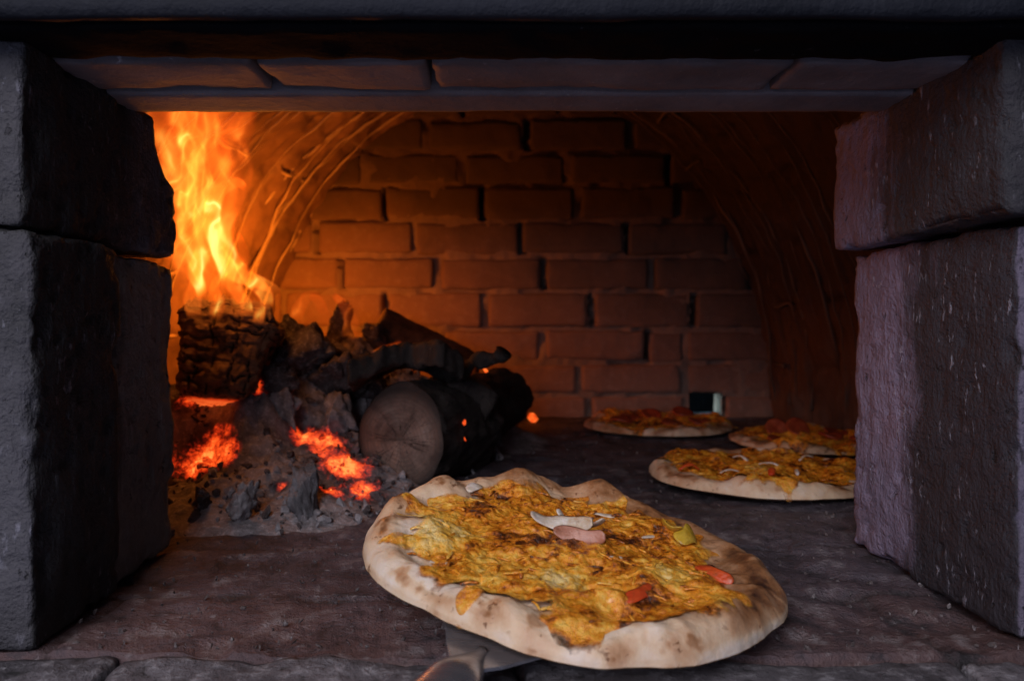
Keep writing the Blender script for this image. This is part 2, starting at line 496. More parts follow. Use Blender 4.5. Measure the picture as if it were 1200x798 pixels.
# mortar: sheet a little behind the brick faces, open at the vent hole and with raked-out upright joints
def mortar_rect(x0, x1, z0, z1, seed):
    nx = max(2, int((x1 - x0) / .0045)); nz = max(2, int((z1 - z0) / .0055))
    X, Z = np.meshgrid(np.linspace(x0, x1, nx), np.linspace(z0, z1, nz), indexing='ij')
    P = np.stack([X.ravel(), np.full(X.size, YB + .0050), Z.ravel()], 1)
    P[:, 1] += .0036 * fbm(P, 34, 4, 4) + .012 * sstep(.2, .6, fbm(P, 9, 3, 8))
    for jx, a, b, w in raked:
        P[:, 1] += .05 * (np.abs(P[:, 0] - jx - .002 + .004*fbm(P, 60, 2, 77)) < w * (1 + .5*fbm(P, 40, 2, 78))) * (P[:, 2] > a + .004) * (P[:, 2] < b - .004)
    mo.add(P, grid_faces(nx, nz))
mortar_rect(-.75, hx0, -.02, 1.0, 1); mortar_rect(hx1, .9, -.02, 1.0, 2)
mortar_rect(hx0, hx1, hz1, 1.0, 3); mortar_rect(hx0, hx1, -.02, hz0, 4)
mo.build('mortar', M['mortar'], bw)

V, Fs = rough_block((.5, .03, .3), .02, .004, .003, 30, .004, 88)
mesh_obj('vent_backing', V + np.array([hx0 + .10, YB + .34, .08]), Fs, M['soot'], oven)  # added plate behind the hole, keeps the bright background out of it
# --- vault: elliptical barrel, brick relief in the sheet, mortar squeezed out of the joints
def ell(s):      # s angle 0 (right springing) .. pi (left)
    return VAULT_X + VA * math.cos(s), VZ0 + VH * math.sin(s)
def half_w(s, y):
    left = np.clip(-np.cos(s), 0, 1)
    return VA + .13 * np.sin(PI * np.clip((1.80 - np.asarray(y)) / 1.06, 0, 1)) * sstep(0, .8, left)
NS, NY = 330, 170
ss = np.linspace(-.02, PI + .02, NS); yy = np.linspace(.735, 1.83, NY)
SS, YY = np.meshgrid(ss, yy, indexing='ij'); SS = SS.ravel(); YY = YY.ravel()
arc = SS * .69
ring_y = [.85, 1.0, 1.15, 1.30, 1.44, 1.57, 1.68]
dring = np.min(np.abs(YY[:, None] - np.array(ring_y)[None]), axis=1)
ringi = np.searchsorted(ring_y, YY)
darc = np.abs(((arc + .12 * (ringi % 2)) / .235 + .5) % 1 - .5) * .235
q = np.stack([arc, YY, 0*YY], 1)
hgt = -.006 * np.exp(-(dring/.007)**2) - .006 * np.exp(-(darc/.007)**2) + .004 * fbm(q, 12, 3, 2) + .0065 * fbm(q, 34, 4, 7)
cellj = _hash(ringi, np.floor((arc + .12 * (ringi % 2)) / .235).astype(np.int64), ringi*0, 3)
hgt += .003 * cellj
nx_, nz_ = np.cos(SS) / VA, np.sin(SS) / VH
nl = np.sqrt(nx_**2 + nz_**2)
P = np.stack([VAULT_X + half_w(SS, YY)*np.cos(SS) - hgt*nx_/nl, YY, VZ0 + VH*np.sin(SS) - hgt*nz_/nl], 1)
jv = np.maximum(np.exp(-(dring/.008)**2), np.exp(-(darc/.008)**2)) * np.clip(.6 + fbm(q, 20, 3, 44), 0, 1)
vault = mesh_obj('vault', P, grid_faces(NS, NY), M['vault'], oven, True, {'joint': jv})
mb = MB(); rng = random.Random(9)
for k, y in enumerate(ring_y + [1.765]):
    for dy in ((-.02, .025) if k % 2 else (-.045, -.008, .02)):
        th = np.linspace(.05, PI - .05, 150)
        pth = np.stack([VAULT_X + (half_w(th, y) - .006)*np.cos(th), y + dy + 0*th, (VH - .006)*np.sin(th)], 1)
        nz = fbm(pth, 9, 3, 50 + k + int(dy*1000))
        pth[:, 1] += .036 * fbm(pth, 3.2, 2, 70 + k + int(dy*1000)); pth[:, 0] += .004 * fbm(pth, 20, 2, 71 + k); pth[:, 2] += .004 * fbm(pth, 20, 2, 75 + k)
        lft = sstep(-.2, .3, -np.cos(th))
        rr = .0027 * np.clip(nz * (1.8 - .8*lft) + .50 + .30*lft, .05, 1.3)
        if dy not in (-.02, -.008): rr = rr * (1 - .6 * sstep(.2, -.2, -np.cos(th)))
        V, Fs = tube(pth, rr, 6, k, .2); mb.add(V, Fs)
yb = [.735] + ring_y + [1.80]
for k in range(len(yb) - 1):
    for j in range(1, 11):
        a = (j * .235 - .12 * (k % 2)) / .69
        if rng.random() < .55 or not .1 < a < PI - .1: continue
        n = 10; y_ = np.linspace(yb[k], yb[k+1], n)
        z = VH * math.sin(a); pth = np.stack([VAULT_X + (half_w(np.full(n, a), y_) - .006) * math.cos(a), y_, np.full(n, z) * .990], 1)
        pth[:, 0] += .006 * fbm(pth, 15, 2, 90 + k); pth[:, 2] += .006 * fbm(pth, 15, 2, 92 + k)
        V, Fs = tube(pth, .0032 * np.clip(fbm(pth, 25, 2, 93) + .8, .1, 1.4), 6, k, .2); mb.add(V, Fs)
def mat_ridge():
    t = NT('squeezed_mortar'); p = t.pos(); n = t.noise(p, 60, 5, .7)
    col = t.mix(n, (.34, .25, .18), (.62, .48, .36))
    dimming = t.n('ShaderNodeMapRange', interpolation_type='SMOOTHSTEP', ins={0: t.sep(p)[0], 1: -.25, 2: .35, 3: 0.0, 4: .88}).outputs[0]  # ridges painted dimmer to the right, away from the fire
    col = t.mix(dimming, col, (.06, .045, .04))
    return t.pbr(col, .95, t.bump(n, .6, .003), .15)
mb.build('mortar_ridges', mat_ridge(), vault)

# ------------------------------------------------------------------ FIRE
# --- ash heap height field
bumps = [  # px, py-of-top, Y, radius x, radius y -> filled below
    (255, 560, .90, .11, .12), (330, 560, .90, .10, .10), (300, 500, 1.02, .14, .12), (400, 520, 1.02, .10, .10),
    (380, 405, 1.22, .12, .13), (300, 420, 1.22, .14, .14), (450, 450, 1.30, .10, .12), (240, 440, 1.2, .14, .14), (360, 470, 1.08, .10, .09),
    (400, 400, 1.42, .20, .16), (520, 455, 1.45, .12, .12), (225, 466, 1.04, .11, .08), (300, 470, 1.03, .08, .07), (330, 440, 1.12, .10, .10)]
hb = []
for px, py, Y, rx, ry in bumps:
    p = at(px, py, Y); hb.append((p.x, p.y, max(.02, p.z), rx, ry))
def heap_h(x, y):
    x = np.asarray(x, float); y = np.asarray(y, float)
    acc = np.zeros(x.shape)
    for bx, by, bz, rx, ry in hb:
        d = ((x - bx)/rx)**2 + ((y - by)/ry)**2
        acc = acc + (bz * np.exp(-d * .9))**4
    return acc ** .25
def heap_full(x, y):
    P = np.stack([x, y, 0*x], 1)
    h = heap_h(x, y)
    k = sstep(.0, .06, h)
    h = h + k * (.020 * fbm(P, 16, 4, 21) + .012 * np.abs(fbm(P, 38, 4, 22)) + .004 * fbm(P, 110, 3, 23))
    front = sstep(.742, .80, y + .008*fbm(P, 30, 2, 5))
    return h * front - .012
def heap_hit(px, py):
    """where a sight line meets the heap"""
    Ys = np.linspace(.72, 1.75, 700)
    X = (px - VX) * Ys / F; Z = CAM_H - (py - VY) * Ys / F
    H = heap_full(X, Ys)
    i = np.argmax(Z < H)
    if Z[i] >= H[i]: i = np.argmin(np.abs(Z - H))
    return Vector((X[i], Ys[i], Z[i]))
hot_px = [(245, 537, .036, 1.0), (228, 552, .02, .9), (268, 522, .014, .8), (385, 520, .026, 1.0), (405, 545, .03, 1.0), (425, 575, .024, .95), (360, 512, .02, .9),
          (390, 575, .016, .9), (302, 432, .030, .8), (295, 455, .02, .8), (318, 448, .02, .7), (240, 463, .025, .75), (222, 470, .02, .8), (330, 570, .008, .8), (332, 445, .012, .7), (310, 410, .02, .6)]
hots = [(heap_hit(px, py), r, s) for px, py, r, s in hot_px]
def heat(P):
    P = np.asarray(P)
    h = np.zeros(len(P))
    for c, r, s in hots:
        d2 = (((P - np.array(c)) / (r * 1.15))**2).sum(1)
        h = np.maximum(h, s * np.exp(-d2 * .8))
    return h

def mat_ember(name, ashy, glow=7.0):
    t = NT(name); p = t.pos(); h = t.attr('ember_heat')
    n1 = t.noise(p, 45, 5, .65); n2 = t.noise(p, 150, 4, .7)
    cr = t.voro(t.mapping(p, (1, 1, 1.5)), 75, 'DISTANCE_TO_EDGE')
    cr2 = t.voro(p, 190, 'DISTANCE_TO_EDGE')
    ash = t.mix(t.ramp(n1, [(.3, 0), (.7, 1)]), ashy[0], ashy[1])
    ash = t.mix(t.ramp(n2, [(.5, 0), (.75, .75)]), ash, ashy[2])
    e = t.math('ADD', h, t.math('MULTIPLY', t.math('SUBTRACT', n1, .5), 1.3))
    e = t.math('ADD', e, t.math('MULTIPLY', t.math('SUBTRACT', n2, .5), .45))
    e = t.math('SUBTRACT', e, t.math('MULTIPLY', t.ramp(cr, [(0, 1), (.07, 0)]), .14))
    e = t.math('ADD', e, t.math('MULTIPLY', t.ramp(cr2, [(0, 0), (.12, .12)]), 1))
    gate = t.math('MULTIPLY', t.ramp(h, [(.14, 0), (.34, 1)]), 1.0)
    e = t.math('MULTIPLY', e, gate)
    e = t.math('SUBTRACT', e, t.math('MULTIPLY', t.ramp(t.noise(p, 26, 4, .6, .5), [(.38, 1), (.60, 0)]), .26))
    ec = t.ramp(e, [(.32, (0, 0, 0)), (.44, (.09, .003, .001)), (.60, (.48, .022, .003)), (.82, (1.0, .095, .011)), (1.0, (1.0, .33, .06))])
    col = t.mix(t.math('MULTIPLY', t.ramp(h, [(.1, 0), (.4, 1)]), .6), ash, (.05, .03, .03))
    return t.pbr(col, .95, t.bump(t.math('ADD', n1, n2), .8, .004), .1, ec, glow)
ASH = ((.13, .118, .120), (.33, .305, .315), (.55, .53, .545))
COAL = ((.035, .028, .027), (.12, .098, .095), (.32, .295, .30))
M['ash'] = mat_ember('wood_ash', ASH, 1.15)
M['coal'] = mat_ember('charcoal', COAL, 1.15)

NX, NYH = 210, 330
gx = np.linspace(-.66, .12, NX); gy = np.linspace(.735, 1.74, NYH)
GX, GY = np.meshgrid(gx, gy, indexing='ij'); GX = GX.ravel(); GY = GY.ravel()
Z = heap_full(GX, GY)
P = np.stack([GX, GY, Z], 1)
keep = Z > -.011
fs = [f for f in grid_faces(NX, NYH) if keep[list(f)].any()]
used = np.unique(np.array(fs).ravel()); remap = -np.ones(len(P), int); remap[used] = np.arange(len(used))
heap = mesh_obj('ash_heap', P[used], [tuple(remap[list(f)]) for f in fs], M['ash'], None, True, {'ember_heat': heat(P[used])})
tag(heap, 'mound of grey ash with glowing orange embers on the oven floor behind the left jamb', 'ash heap', kind='stuff')

# --- small charcoal bits and ash flakes lying over the heap (nobody could count them)
mb = MB(); mb2 = MB(); rng = random.Random(12)
cnt = 0
while cnt < 1500:
    x, y = rng.uniform(-.55, .02), rng.uniform(.76, 1.5)
    z = float(heap_full(np.array([x]), np.array([y]))[0])
    if z < -.004 and rng.random() > .05: continue
    if z < -.011: continue
    s = rng.choice([.0025, .003, .004, .005, .006, .008, .011]) * (1 if y < 1.1 else 1.3)
    V, Fs = hull_chunk((x, y, max(z, 0) + s * .25), s, 1000 + cnt, (1, rng.uniform(.5, 1), rng.uniform(.35, .9)), .15, 1)
    (mb if rng.random() < .4 else mb2).add(V, Fs, ember_heat=heat(V) * rng.uniform(.6, 1.15)); cnt += 1
o = mb.build('charcoal_bits', M['coal'], None, False)
tag(o, 'small broken black charcoal bits strewn over the ash mound', 'charcoal', kind='stuff')
o = mb2.build('ash_flakes', M['ash'], None, False)
tag(o, 'pale ash flakes strewn over the ash mound', 'ash flakes', kind='stuff')

# --- larger lumps
def lump(px, py, Y, size, seed, aniso, label, mat='coal', hmul=1.0, amp=.22, rot=None, kind='charcoal_lump', cat='charcoal', group='charcoal lumps in the fire'):
    c = at(px, py, Y)
    V, Fs = hull_chunk((0, 0, 0), size, seed, aniso, amp, 7, rot)
    V = V + np.array(c)
    n = V - np.array(c); n /= np.linalg.norm(n, axis=1, keepdims=True)
    d1, d2, idn = cells(V / (size * .33), seed)
    V = V + n * (size * (.07 * fbm(V, 2.2/size, 4, seed) + .05 * np.abs(fbm(V, 5/size, 3, seed+1)) - .09 * np.exp(-((d2 - d1)/.10)**2)))[:, None]
    base = V[:, 2].min()
    o = mesh_obj(kind, V - np.array([c.x, c.y, base]), Fs, M[mat], None, True, {'ember_heat': heat(V) * hmul})
    o.location = (c.x, c.y, base)
    return tag(o, label, cat, group)
lump(358, 425, 1.12, .070, 301, (1, .8, .9), 'big dark charcoal lump right of the burning split log, below the flames')
lump(415, 440, 1.16, .058, 302, (.9, .8, 1), 'dark charcoal lump directly left of the loose bark slab')
lump(338, 405, 1.17, .060, 311, (1, .8, .8), 'reddish brown charcoal lump touching the right side of the burning split log', 'coal', 1.0)
lump(322, 452, 1.04, .044, 312, (.9, .8, 1), 'jagged charcoal lump directly right of the foot of the burning split log', 'coal', 1.0)
lump(392, 442, 1.10, .052, 313, (1, .8, .8), 'dark lump between the big charcoal lump and the sawn log', 'coal', .8)
lump(330, 480, 1.02, .042, 303, (1, .7, .8), 'grey ashy charcoal lump in the middle of the ash mound', 'ash', .5)
lump(395, 485, 1.06, .046, 304, (1, .8, .6), 'ash-covered charcoal lump above the glowing embers beside the cut log', 'ash', .6)
lump(438, 398, 1.42, .045, 305, (.8, .8, 1.2), 'charcoal lump standing against the back flames')
lump(232, 590, .83, .030, 306, (1.2, .8, .6), 'black charcoal lump low at the left jamb', 'coal', .6)
lump(285, 590, .81, .026, 307, (1.1, .8, .6), 'small grey lump at the front of the ash mound', 'ash', .3)
lump(400, 382, 1.42, .052, 308, (.55, .5, 1.35), 'upright charred chunk between the flames and the brick wall', rot=(.1, .15, .4))

# --- firewood
def mat_bark(name, c0, c1, c2, glow=0.0):
    t = NT(name); p = t.obj(); w = t.pos()
    n = t.noise(t.mapping(p, (60, 60, 14)), 1, 6, .7); b = t.noise(p, 16, 5, .6); f = t.noise(p, 160, 5, .7)
    col = t.mix(t.ramp(n, [(.3, 0), (.7, 1)]), c0, c1)
    col = t.mix(t.ramp(f, [(.58, 0), (.8, .7)]), col, c2)
    col = t.mix(t.ramp(b, [(.3, .8), (.5, 0)]), col, (.010, .009, .009))
    return t.pbr(col, .9, t.bump(t.math('ADD', n, f), .9, .004), .25)
M['bark'] = mat_bark('charred_bark', (.016, .013, .012), (.055, .044, .038), (.17, .15, .14))
M['splitwood'] = mat_bark('scorched_split_wood', (.05, .03, .02), (.16, .09, .055), (.2, .13, .09))
M['whiteash'] = mat_bark('ash_coated_wood', (.09, .085, .09), (.30, .29, .31), (.5, .49, .51))

def mat_cutend():
    t = NT('sawn_log_end'); p = t.obj()
    x, y, z = t.sep(p)
    n = t.noise(p, 25, 5, .6, .4); f = t.noise(p, 140, 5, .7)
    ang = t.math('ARCTAN2', y, x)
    rad = t.math('POWER', t.math('ADD', t.math('MULTIPLY', x, x), t.math('MULTIPLY', y, y)), .5)
    rr = t.math('ADD', rad, t.math('MULTIPLY', n, .012))
    rings = t.math('SINE', t.math('MULTIPLY', rr, 1150))
    col = t.mix(t.ramp(n, [(.35, 0), (.65, 1)]), (.075, .05, .04), (.27, .19, .15))
    col = t.mix(t.math('MULTIPLY', t.ramp(rings, [(.3, 0), (.9, 1)]), .28), col, (.10, .068, .052))
    # radial drying cracks
    cr = t.noise(t.n('ShaderNodeCombineXYZ', ins={0: t.math('MULTIPLY', ang, 3.2), 1: t.math('MULTIPLY', rad, 14), 2: 1.0}).outputs[0], 1, 3, .5)
    crm = t.ramp(t.math('ABSOLUTE', t.math('SUBTRACT', cr, .5)), [(.0, 1), (.024, 0)])
    crm = t.math('MULTIPLY', crm, t.ramp(rad, [(.018, 1), (.056, 0)]))
    col = t.mix(crm, col, (.02, .012, .01))
    edge = t.ramp(t.math('ADD', rad, t.math('MULTIPLY', n, .02)), [(.052, 0), (.074, .9)])
    col = t.mix(edge, col, (.02, .015, .014))
    col = t.mix(t.ramp(f, [(.66, 0), (.76, .7)]), col, (.42, .36, .32))
    h = t.math('SUBTRACT', t.math('ADD', t.math('MULTIPLY', rings, .15), f), crm)
    return t.pbr(col, .85, t.bump(h, .6, .002), .25)
M['cutend'] = mat_cutend()

def make_log(p0, p1, r, seed, label, bark='bark', end='cutend', name='firewood_log', ell_=(1, 1), hsc=0.0):
    """round log from p0 (near sawn end) to p1; local z runs along the log"""
    p0, p1 = Vector(p0), Vector(p1); d = p1 - p0; L = d.length
    rot = d.to_track_quat('Z', 'Y')
    root = thing(name, label, 'firewood', p0); root.rotation_mode = 'QUATERNION'; root.rotation_quaternion = rot
    n, m = 60, 110
    th = np.linspace(0, 2*PI, m, endpoint=False); zz = np.linspace(0, L, n)
    Zg, Tg = np.meshgrid(zz, th, indexing='ij'); Zg = Zg.ravel(); Tg = Tg.ravel()
    cx, cy = np.cos(Tg), np.sin(Tg)
    q = np.stack([cx*r, cy*r, Zg], 1)
    base = 1 + .05*fbm(np.stack([cx*1.3, cy*1.3, 0*cx], 1), 1, 2, seed) + .03*fbm(q, (8, 8, 6), 2, seed+2)
    rel = .085*fbm(q, (45, 45, 16), 5, seed+1) - .12*np.maximum(0, fbm(q, (42, 42, 14), 3, seed+3) - .1) + .05*np.abs(fbm(q, (70, 70, 30), 2, seed+4))
    taper = sstep(0, .008, Zg)
    rad = r * (base + rel * taper)
    V = np.stack([rad*cx*ell_[0], rad*cy*ell_[1], Zg], 1)
    Fs = grid_faces(n, m, True)
    Fs.append(tuple((n-1)*m + k for k in range(m)))
    mesh_obj('bark', V, Fs, M[bark], root, True)
    # sawn end: polar disc with slight relief
    k = 22; D = []; 
    for i in range(1, k + 1):
        f = i / k
        ring = V[:m] * f; D.append(ring)
    D = np.concatenate([np.zeros((1, 3))] + D)
    rr = np.linalg.norm(D[:, :2], axis=1) / r
    D[:, 2] = -.0015 + .0012*fbm(D, 70, 3, seed+7) + .004*sstep(.85, 1.02, rr)
    Fd = [(0, 1 + (j+1) % m, 1 + j) for j in range(m)]
    for i in range(k - 1):
        for j in range(m):
            a, b = 1 + i*m + j, 1 + i*m + (j+1) % m
            Fd.append((a, b, b + m, a + m))
    mesh_obj('sawn_end', D, Fd, M[end], root, True)
    return root
# front sawn log
make_log(at(470, 515, .995), at(470, 515, .995) + Vector((.074, .19, -.004)), .067, 401, 'round sawn log with pale cut end facing the mouth, at the edge of the embers', ell_=(.93, 1.07))
# darker log lying behind to the right
make_log(at(548, 482, 1.20), at(548, 482, 1.20) + Vector((.06, .22, .0)), .055, 402, 'charred log lying in the dark right behind the sawn log', end='bark')

def carve(name, label, cat, dims, loc, rot, mat, seed, fn, res=.004, bevel=.006, heatmul=None, group=None, chip=.006):
    V, Fs = rough_block(dims, res, bevel, .002, 30, chip, seed)
    V = fn(V) if fn else V
    o = mesh_obj(name, V, Fs, mat, None, True)
    o.location = loc; o.rotation_euler = rot
    if heatmul is not None:
        Mx = Matrix.Translation(Vector(loc)) @ Euler(rot).to_matrix().to_4x4()
        W = V @ np.array(Mx.to_3x3()).T + np.array(loc)
        a = o.data.attributes.new('ember_heat', 'FLOAT', 'POINT'); a.data.foreach_set('value', (heat(W) * heatmul).astype(np.float32))
    return tag(o, label, cat, group)
# burning split log with checked char face
def mat_char():
    t = NT('checked_char'); p = t.obj(); x, y, z = t.sep(p)
    n = t.noise(t.mapping(p, (18, 18, 70)), 1, 5, .65); f = t.noise(p, 150, 5, .7)
    dep = t.attr('groove')
    col = t.mix(t.ramp(n, [(.3, 0), (.7, 1)]), (.09, .055, .035), (.30, .18, .10))
    col = t.mix(t.ramp(f, [(.6, 0), (.8, .6)]), col, (.36, .24, .15))
    col = t.mix(dep, col, (.004, .003, .003))
    g = t.math('MULTIPLY', dep, t.ramp(z, [(-.06, 1), (-.035, 0)])) 
    low = t.n('ShaderNodeMapRange', interpolation_type='SMOOTHSTEP', ins={0: t.math('ADD', z, t.math('MULTIPLY', n, .02)), 1: -.044, 2: -.058, 3: 0.0, 4: 1.0}).outputs[0]
    ec = t.ramp(t.math('MULTIPLY', low, t.math('ADD', n, .25)), [(.3, (0,0,0)), (.5, (.5, .03, .004)), (.9, (1, .17, .03))])
    return t.pbr(col, .9, t.bump(t.math('ADD', n, f), .7, .003), .2, ec, 1.1)
M['char'] = mat_char()
def charfn(V):
    V = V.copy()
    k = (V[:, 2] + .063) / .126
    V[:, 0] *= .72 + .30 * k                    # narrower at the foot
    V[:, 0] += .012 * (k - .5)
    return V
V, Fs = rough_block((.126, .12, .128), .0023, .016, .004, 24, .012, 501)
V0 = V.copy()
lay = V0[:, 2] / .0150 + .24 * fbm(V0, (14, 14, 20), 3, 5) + .42 * fbm(V0, 60, 2, 9)
seamz = np.abs((lay + .5) % 1 - .5) * .0145
row = np.floor(lay + .5)
colx = V0[:, 0] / .028 + .37 * row + .35 * fbm(V0, 22, 2, 6) + .5 * _hash(row.astype(np.int64), row.astype(np.int64)*0, row.astype(np.int64)*0, 4)
seamx = np.abs((colx + .5) % 1 - .5) * .036
wz = .0009 + .0014 * np.clip(fbm(V0, 30, 2, 14) + .2, 0, 1.2)
groove = np.maximum(np.exp(-(seamz / wz)**2) * np.clip(.75 + fbm(V0, 24, 2, 33), .1, 1), 1.0 * np.exp(-(seamx / .0015)**2) * (fbm(V0, 20, 2, 16) > -.3))
n = V0 / np.array([.061, .06, .064]); big = np.argmax(np.abs(n), axis=1)
nn = np.zeros_like(V0); nn[np.arange(len(V0)), big] = np.sign(n[np.arange(len(V0)), big])
jit = _hash(row.astype(np.int64), np.floor(colx + .5).astype(np.int64), row.astype(np.int64)*0, 8)
V = V - nn * (.0062 * groove - .0036 * jit - .0015 * fbm(V0, 90, 3, 71))[:, None]
V = charfn(V)
V[:, 2] += .012 * sstep(.0, .06, V0[:, 2]) * fbm(V0 * [1, 1, 0], 28, 3, 61) - .016 * sstep(.0, .06, V0[:, 2]) * sstep(.0, .06, V0[:, 0])
o = mesh_obj('burning_log', V, Fs, M['char'], None, True, {'groove': np.clip(groove, 0, 1)})
o.location = at(251, 417, .985) + Vector((0, .05, 0)); o.rotation_euler = (math.radians(-8), math.radians(4), math.radians(10))
tag(o, 'split log with cracked char face, burning under the tall flames at the left jamb', 'firewood')

# split billet leaning on the back wall
def splitfn(V):
    V = V.copy(); V[:, 2] -= .25 * np.abs(V[:, 1]) ; return V
carve('split_billet', 'brown split billet slanting down in front of the brick wall, behind the bark slab', 'firewood', (.20, .07, .065), at(497, 404, 1.5), (.35, math.radians(26), math.radians(12)), M['splitwood'], 511, splitfn, .005, .008)
# bark slab lying over the sawn log
def barkfn(V):
    V = V.copy()
    x = V[:, 0] / .075
    V[:, 2] += .020 * (1 - x**2) + .007 * fbm(V, (22, 22, 3), 3, 6) + .010 * sstep(.2, 1.0, -x) * -1.2
    V[:, 1] += .02 * fbm(V, (25, 3, 3), 3, 9)
    ext = 1 - .35 * np.abs(x)**2 + .16 * fbm(V * [1, 0, 0], 45, 3, 19)
    V[:, 2] += .006 * np.abs(fbm(V, (60, 60, 5), 3, 29))
    V[:, 1] *= ext
    return V
carve('bark_slab', 'black curled bark slab lying on top of the sawn log', 'bark', (.150, .115, .030), at(477, 434, 1.04), (math.radians(-8), math.radians(3), .1), M['bark'], 521, barkfn, .003, .006, chip=.008)
carve('charred_chunk', 'black charred chunk of wood resting between the sawn log and the stick', 'firewood', (.085, .09, .075), at(540, 468, 1.13), (.2, .5, .4), M['bark'], 523, None, .004, .014, chip=.014)
# stick poking up to the right
p0, p1 = at(538, 442, 1.09), at(589, 408, 1.05)
tt = np.linspace(0, 1, 30)[:, None]
pth = np.array(p0) * (1 - tt) + np.array(p1) * tt; pth[:, 2] += .006 * np.sin(tt[:, 0] * 5); pth += .003 * np.stack([fbm(pth, 40, 3, k) for k in (1, 2, 3)], 1)
V, Fs = tube(pth, .0085 + .002*np.sin(tt[:, 0]*14) + .0025*tt[:, 0], 12, 5, .35)
tag(mesh_obj('charred_stick', V, Fs, M['bark']), 'thin charred stick poking up above the sawn log', 'stick')
# ash-white log end standing at the front of the heap
c = at(362, 588, .83)
def ashfn(V):
    V = V.copy()
    k = (V[:, 2] + .05) / .1
    a = np.arctan2(V[:, 1], V[:, 0])
    V[:, :2] *= (1.05 - .22*k + .10*fbm(np.stack([np.cos(a), np.sin(a), 0*a], 1), 1.2, 2, 3))[:, None]
    V[:, 2] += .010 * fbm(V, 40, 3, 12) * k
    d1, d2, _ = cells(V / .014, 17)
    V *= (1 - .06 * np.exp(-((d2 - d1)/.12)**2))[:, None]
    return V
lump(361, 583, .84, .053, 331, (.46, .46, 1.0), 'stubby log coated in white ash standing at the front of the embers', 'whiteash', 0, .16, (-.35, -.16, .3), 'ashen_log', 'firewood', None)

# small embers glowing on the dark wood
def mat_spark():
    t = NT('live_ember'); p = t.pos(); n = t.noise(p, 160, 4, .7)
    ec = t.ramp(n, [(.35, (.12, .004, .001)), (.5, (1, .09, .01)), (.7, (1, .28, .05))])
    return t.pbr((.03, .02, .02), .9, None, .1, ec, 1.3)
M['spark'] = mat_spark()
for px, py, Y, s, sd, lab in ((624, 489, 1.70, .017, 1, 'orange ember on the floor right of the charred log'), (548, 497, 1.06, .005, 2, 'upper tiny ember on the side of the sawn log'),
                          (543, 517, 1.05, .0045, 3, 'lower tiny ember on the side of the sawn log'), (569, 434, 1.22, .007, 4, 'small ember glowing behind the charred stick')):
    c = {2: Vector((-.0345, 1.018, .084)), 3: Vector((-.0330, 1.018, .062))}.get(sd, at(px, py, Y))
    V, Fs = hull_chunk((0, 0, 0), s, 40 + sd, (1, .8, .6), .2, 2)
    o = mesh_obj('ember', V, Fs, M['spark'], None, False); o.location = c
    tag(o, lab, 'ember', 'loose glowing embers')

# --- flames: thin wrinkled sheets of glowing gas
def mat_flame(name, strength, cool=0.0, dens=1.0):
    t = NT(name); uv = t.uv(); u, v, _ = t.sep(uv); p = t.pos(); seed = t.attr('seed')
    sv = t.n('ShaderNodeCombineXYZ', ins={0: seed, 1: t.math('MULTIPLY', seed, 1.7), 2: seed}).outputs[0]
    base = t.n('ShaderNodeVectorMath', operation='ADD', ins={0: p, 1: sv}).outputs[0]
    w = t.noise(base, 11, 2, .5, 0, 1)
    wv = t.n('ShaderNodeVectorMath', operation='SCALE', ins={0: t.n('ShaderNodeVectorMath', operation='SUBTRACT', ins={0: w, 1: (.5,.5,.5)}).outputs[0], 'Scale': .085}).outputs[0]
    q = t.n('ShaderNodeVectorMath', operation='ADD', ins={0: base, 1: wv}).outputs[0]
    n1 = t.noise(t.mapping(q, (1, 1, .45)), 15, 2, .5, .4)
    r1 = t.math('SUBTRACT', 1.0, t.math('MULTIPLY', t.math('ABSOLUTE', t.math('SUBTRACT', n1, .5)), 7.0), clamp=True)
    r1 = t.math('POWER', r1, 2.2)
    n2 = t.noise(t.mapping(q, (1, 1, .5), (4, 2, 1)), 8, 2, .5, .8)
    r2 = t.ramp(n2, [(.36, 0), (.62, 1)])
    a = t.math('ADD', t.math('MULTIPLY', r1, .75), t.math('MULTIPLY', r2, .40))
    a = t.math('ADD', a, .13)
    # soft lateral edge and ends (u, v in 0..1)
    eu = t.math('SUBTRACT', 1.0, t.math('ABSOLUTE', t.math('MULTIPLY', t.math('SUBTRACT', u, .5), 2.0)))
    eu = t.math('ADD', eu, t.math('MULTIPLY', t.math('SUBTRACT', n2, .5), .6))
    eu = t.ramp(eu, [(.02, 0), (.42, 1)], 'EASE')
    n3 = t.noise(t.mapping(q, (1, 1, .6), (7, 5, 3)), 11, 3, .55, .6)
    ev = t.ramp(v, [(.02, 0), (.22, 1), (.90, 1), (1, .0)], 'EASE')
    a = t.math('MULTIPLY', t.math('MULTIPLY', a, eu), ev)
    a = t.math('MULTIPLY', a, t.ramp(n3, [(.36, .18), (.55, 1)]))
    a = t.math('MULTIPLY', a, t.attr('power'))
    hot = t.math('ADD', a, t.math('SUBTRACT', .25, t.math('MULTIPLY', v, .45 + cool)))
    col = t.ramp(hot, [(0.0, (.85, .07, .004)), (.35, (1.0, .16, .012)), (.65, (1.0, .33, .035)), (.95, (1.0, .58, .12)), (1.0, (1.0, .66, .18))])
    em = t.n('ShaderNodeEmission', ins={0: col, 1: t.math('MULTIPLY', a, strength)})
    tr = t.n('ShaderNodeBsdfTransparent')
    ad = t.n('ShaderNodeAddShader'); t.l(em.outputs[0], ad.inputs[0]); t.l(tr.outputs[0], ad.inputs[1])
    t.l(ad.outputs[0], t.out.inputs[0])
    return t.m
M['flame'] = mat_flame('fire_gas', 1.15)

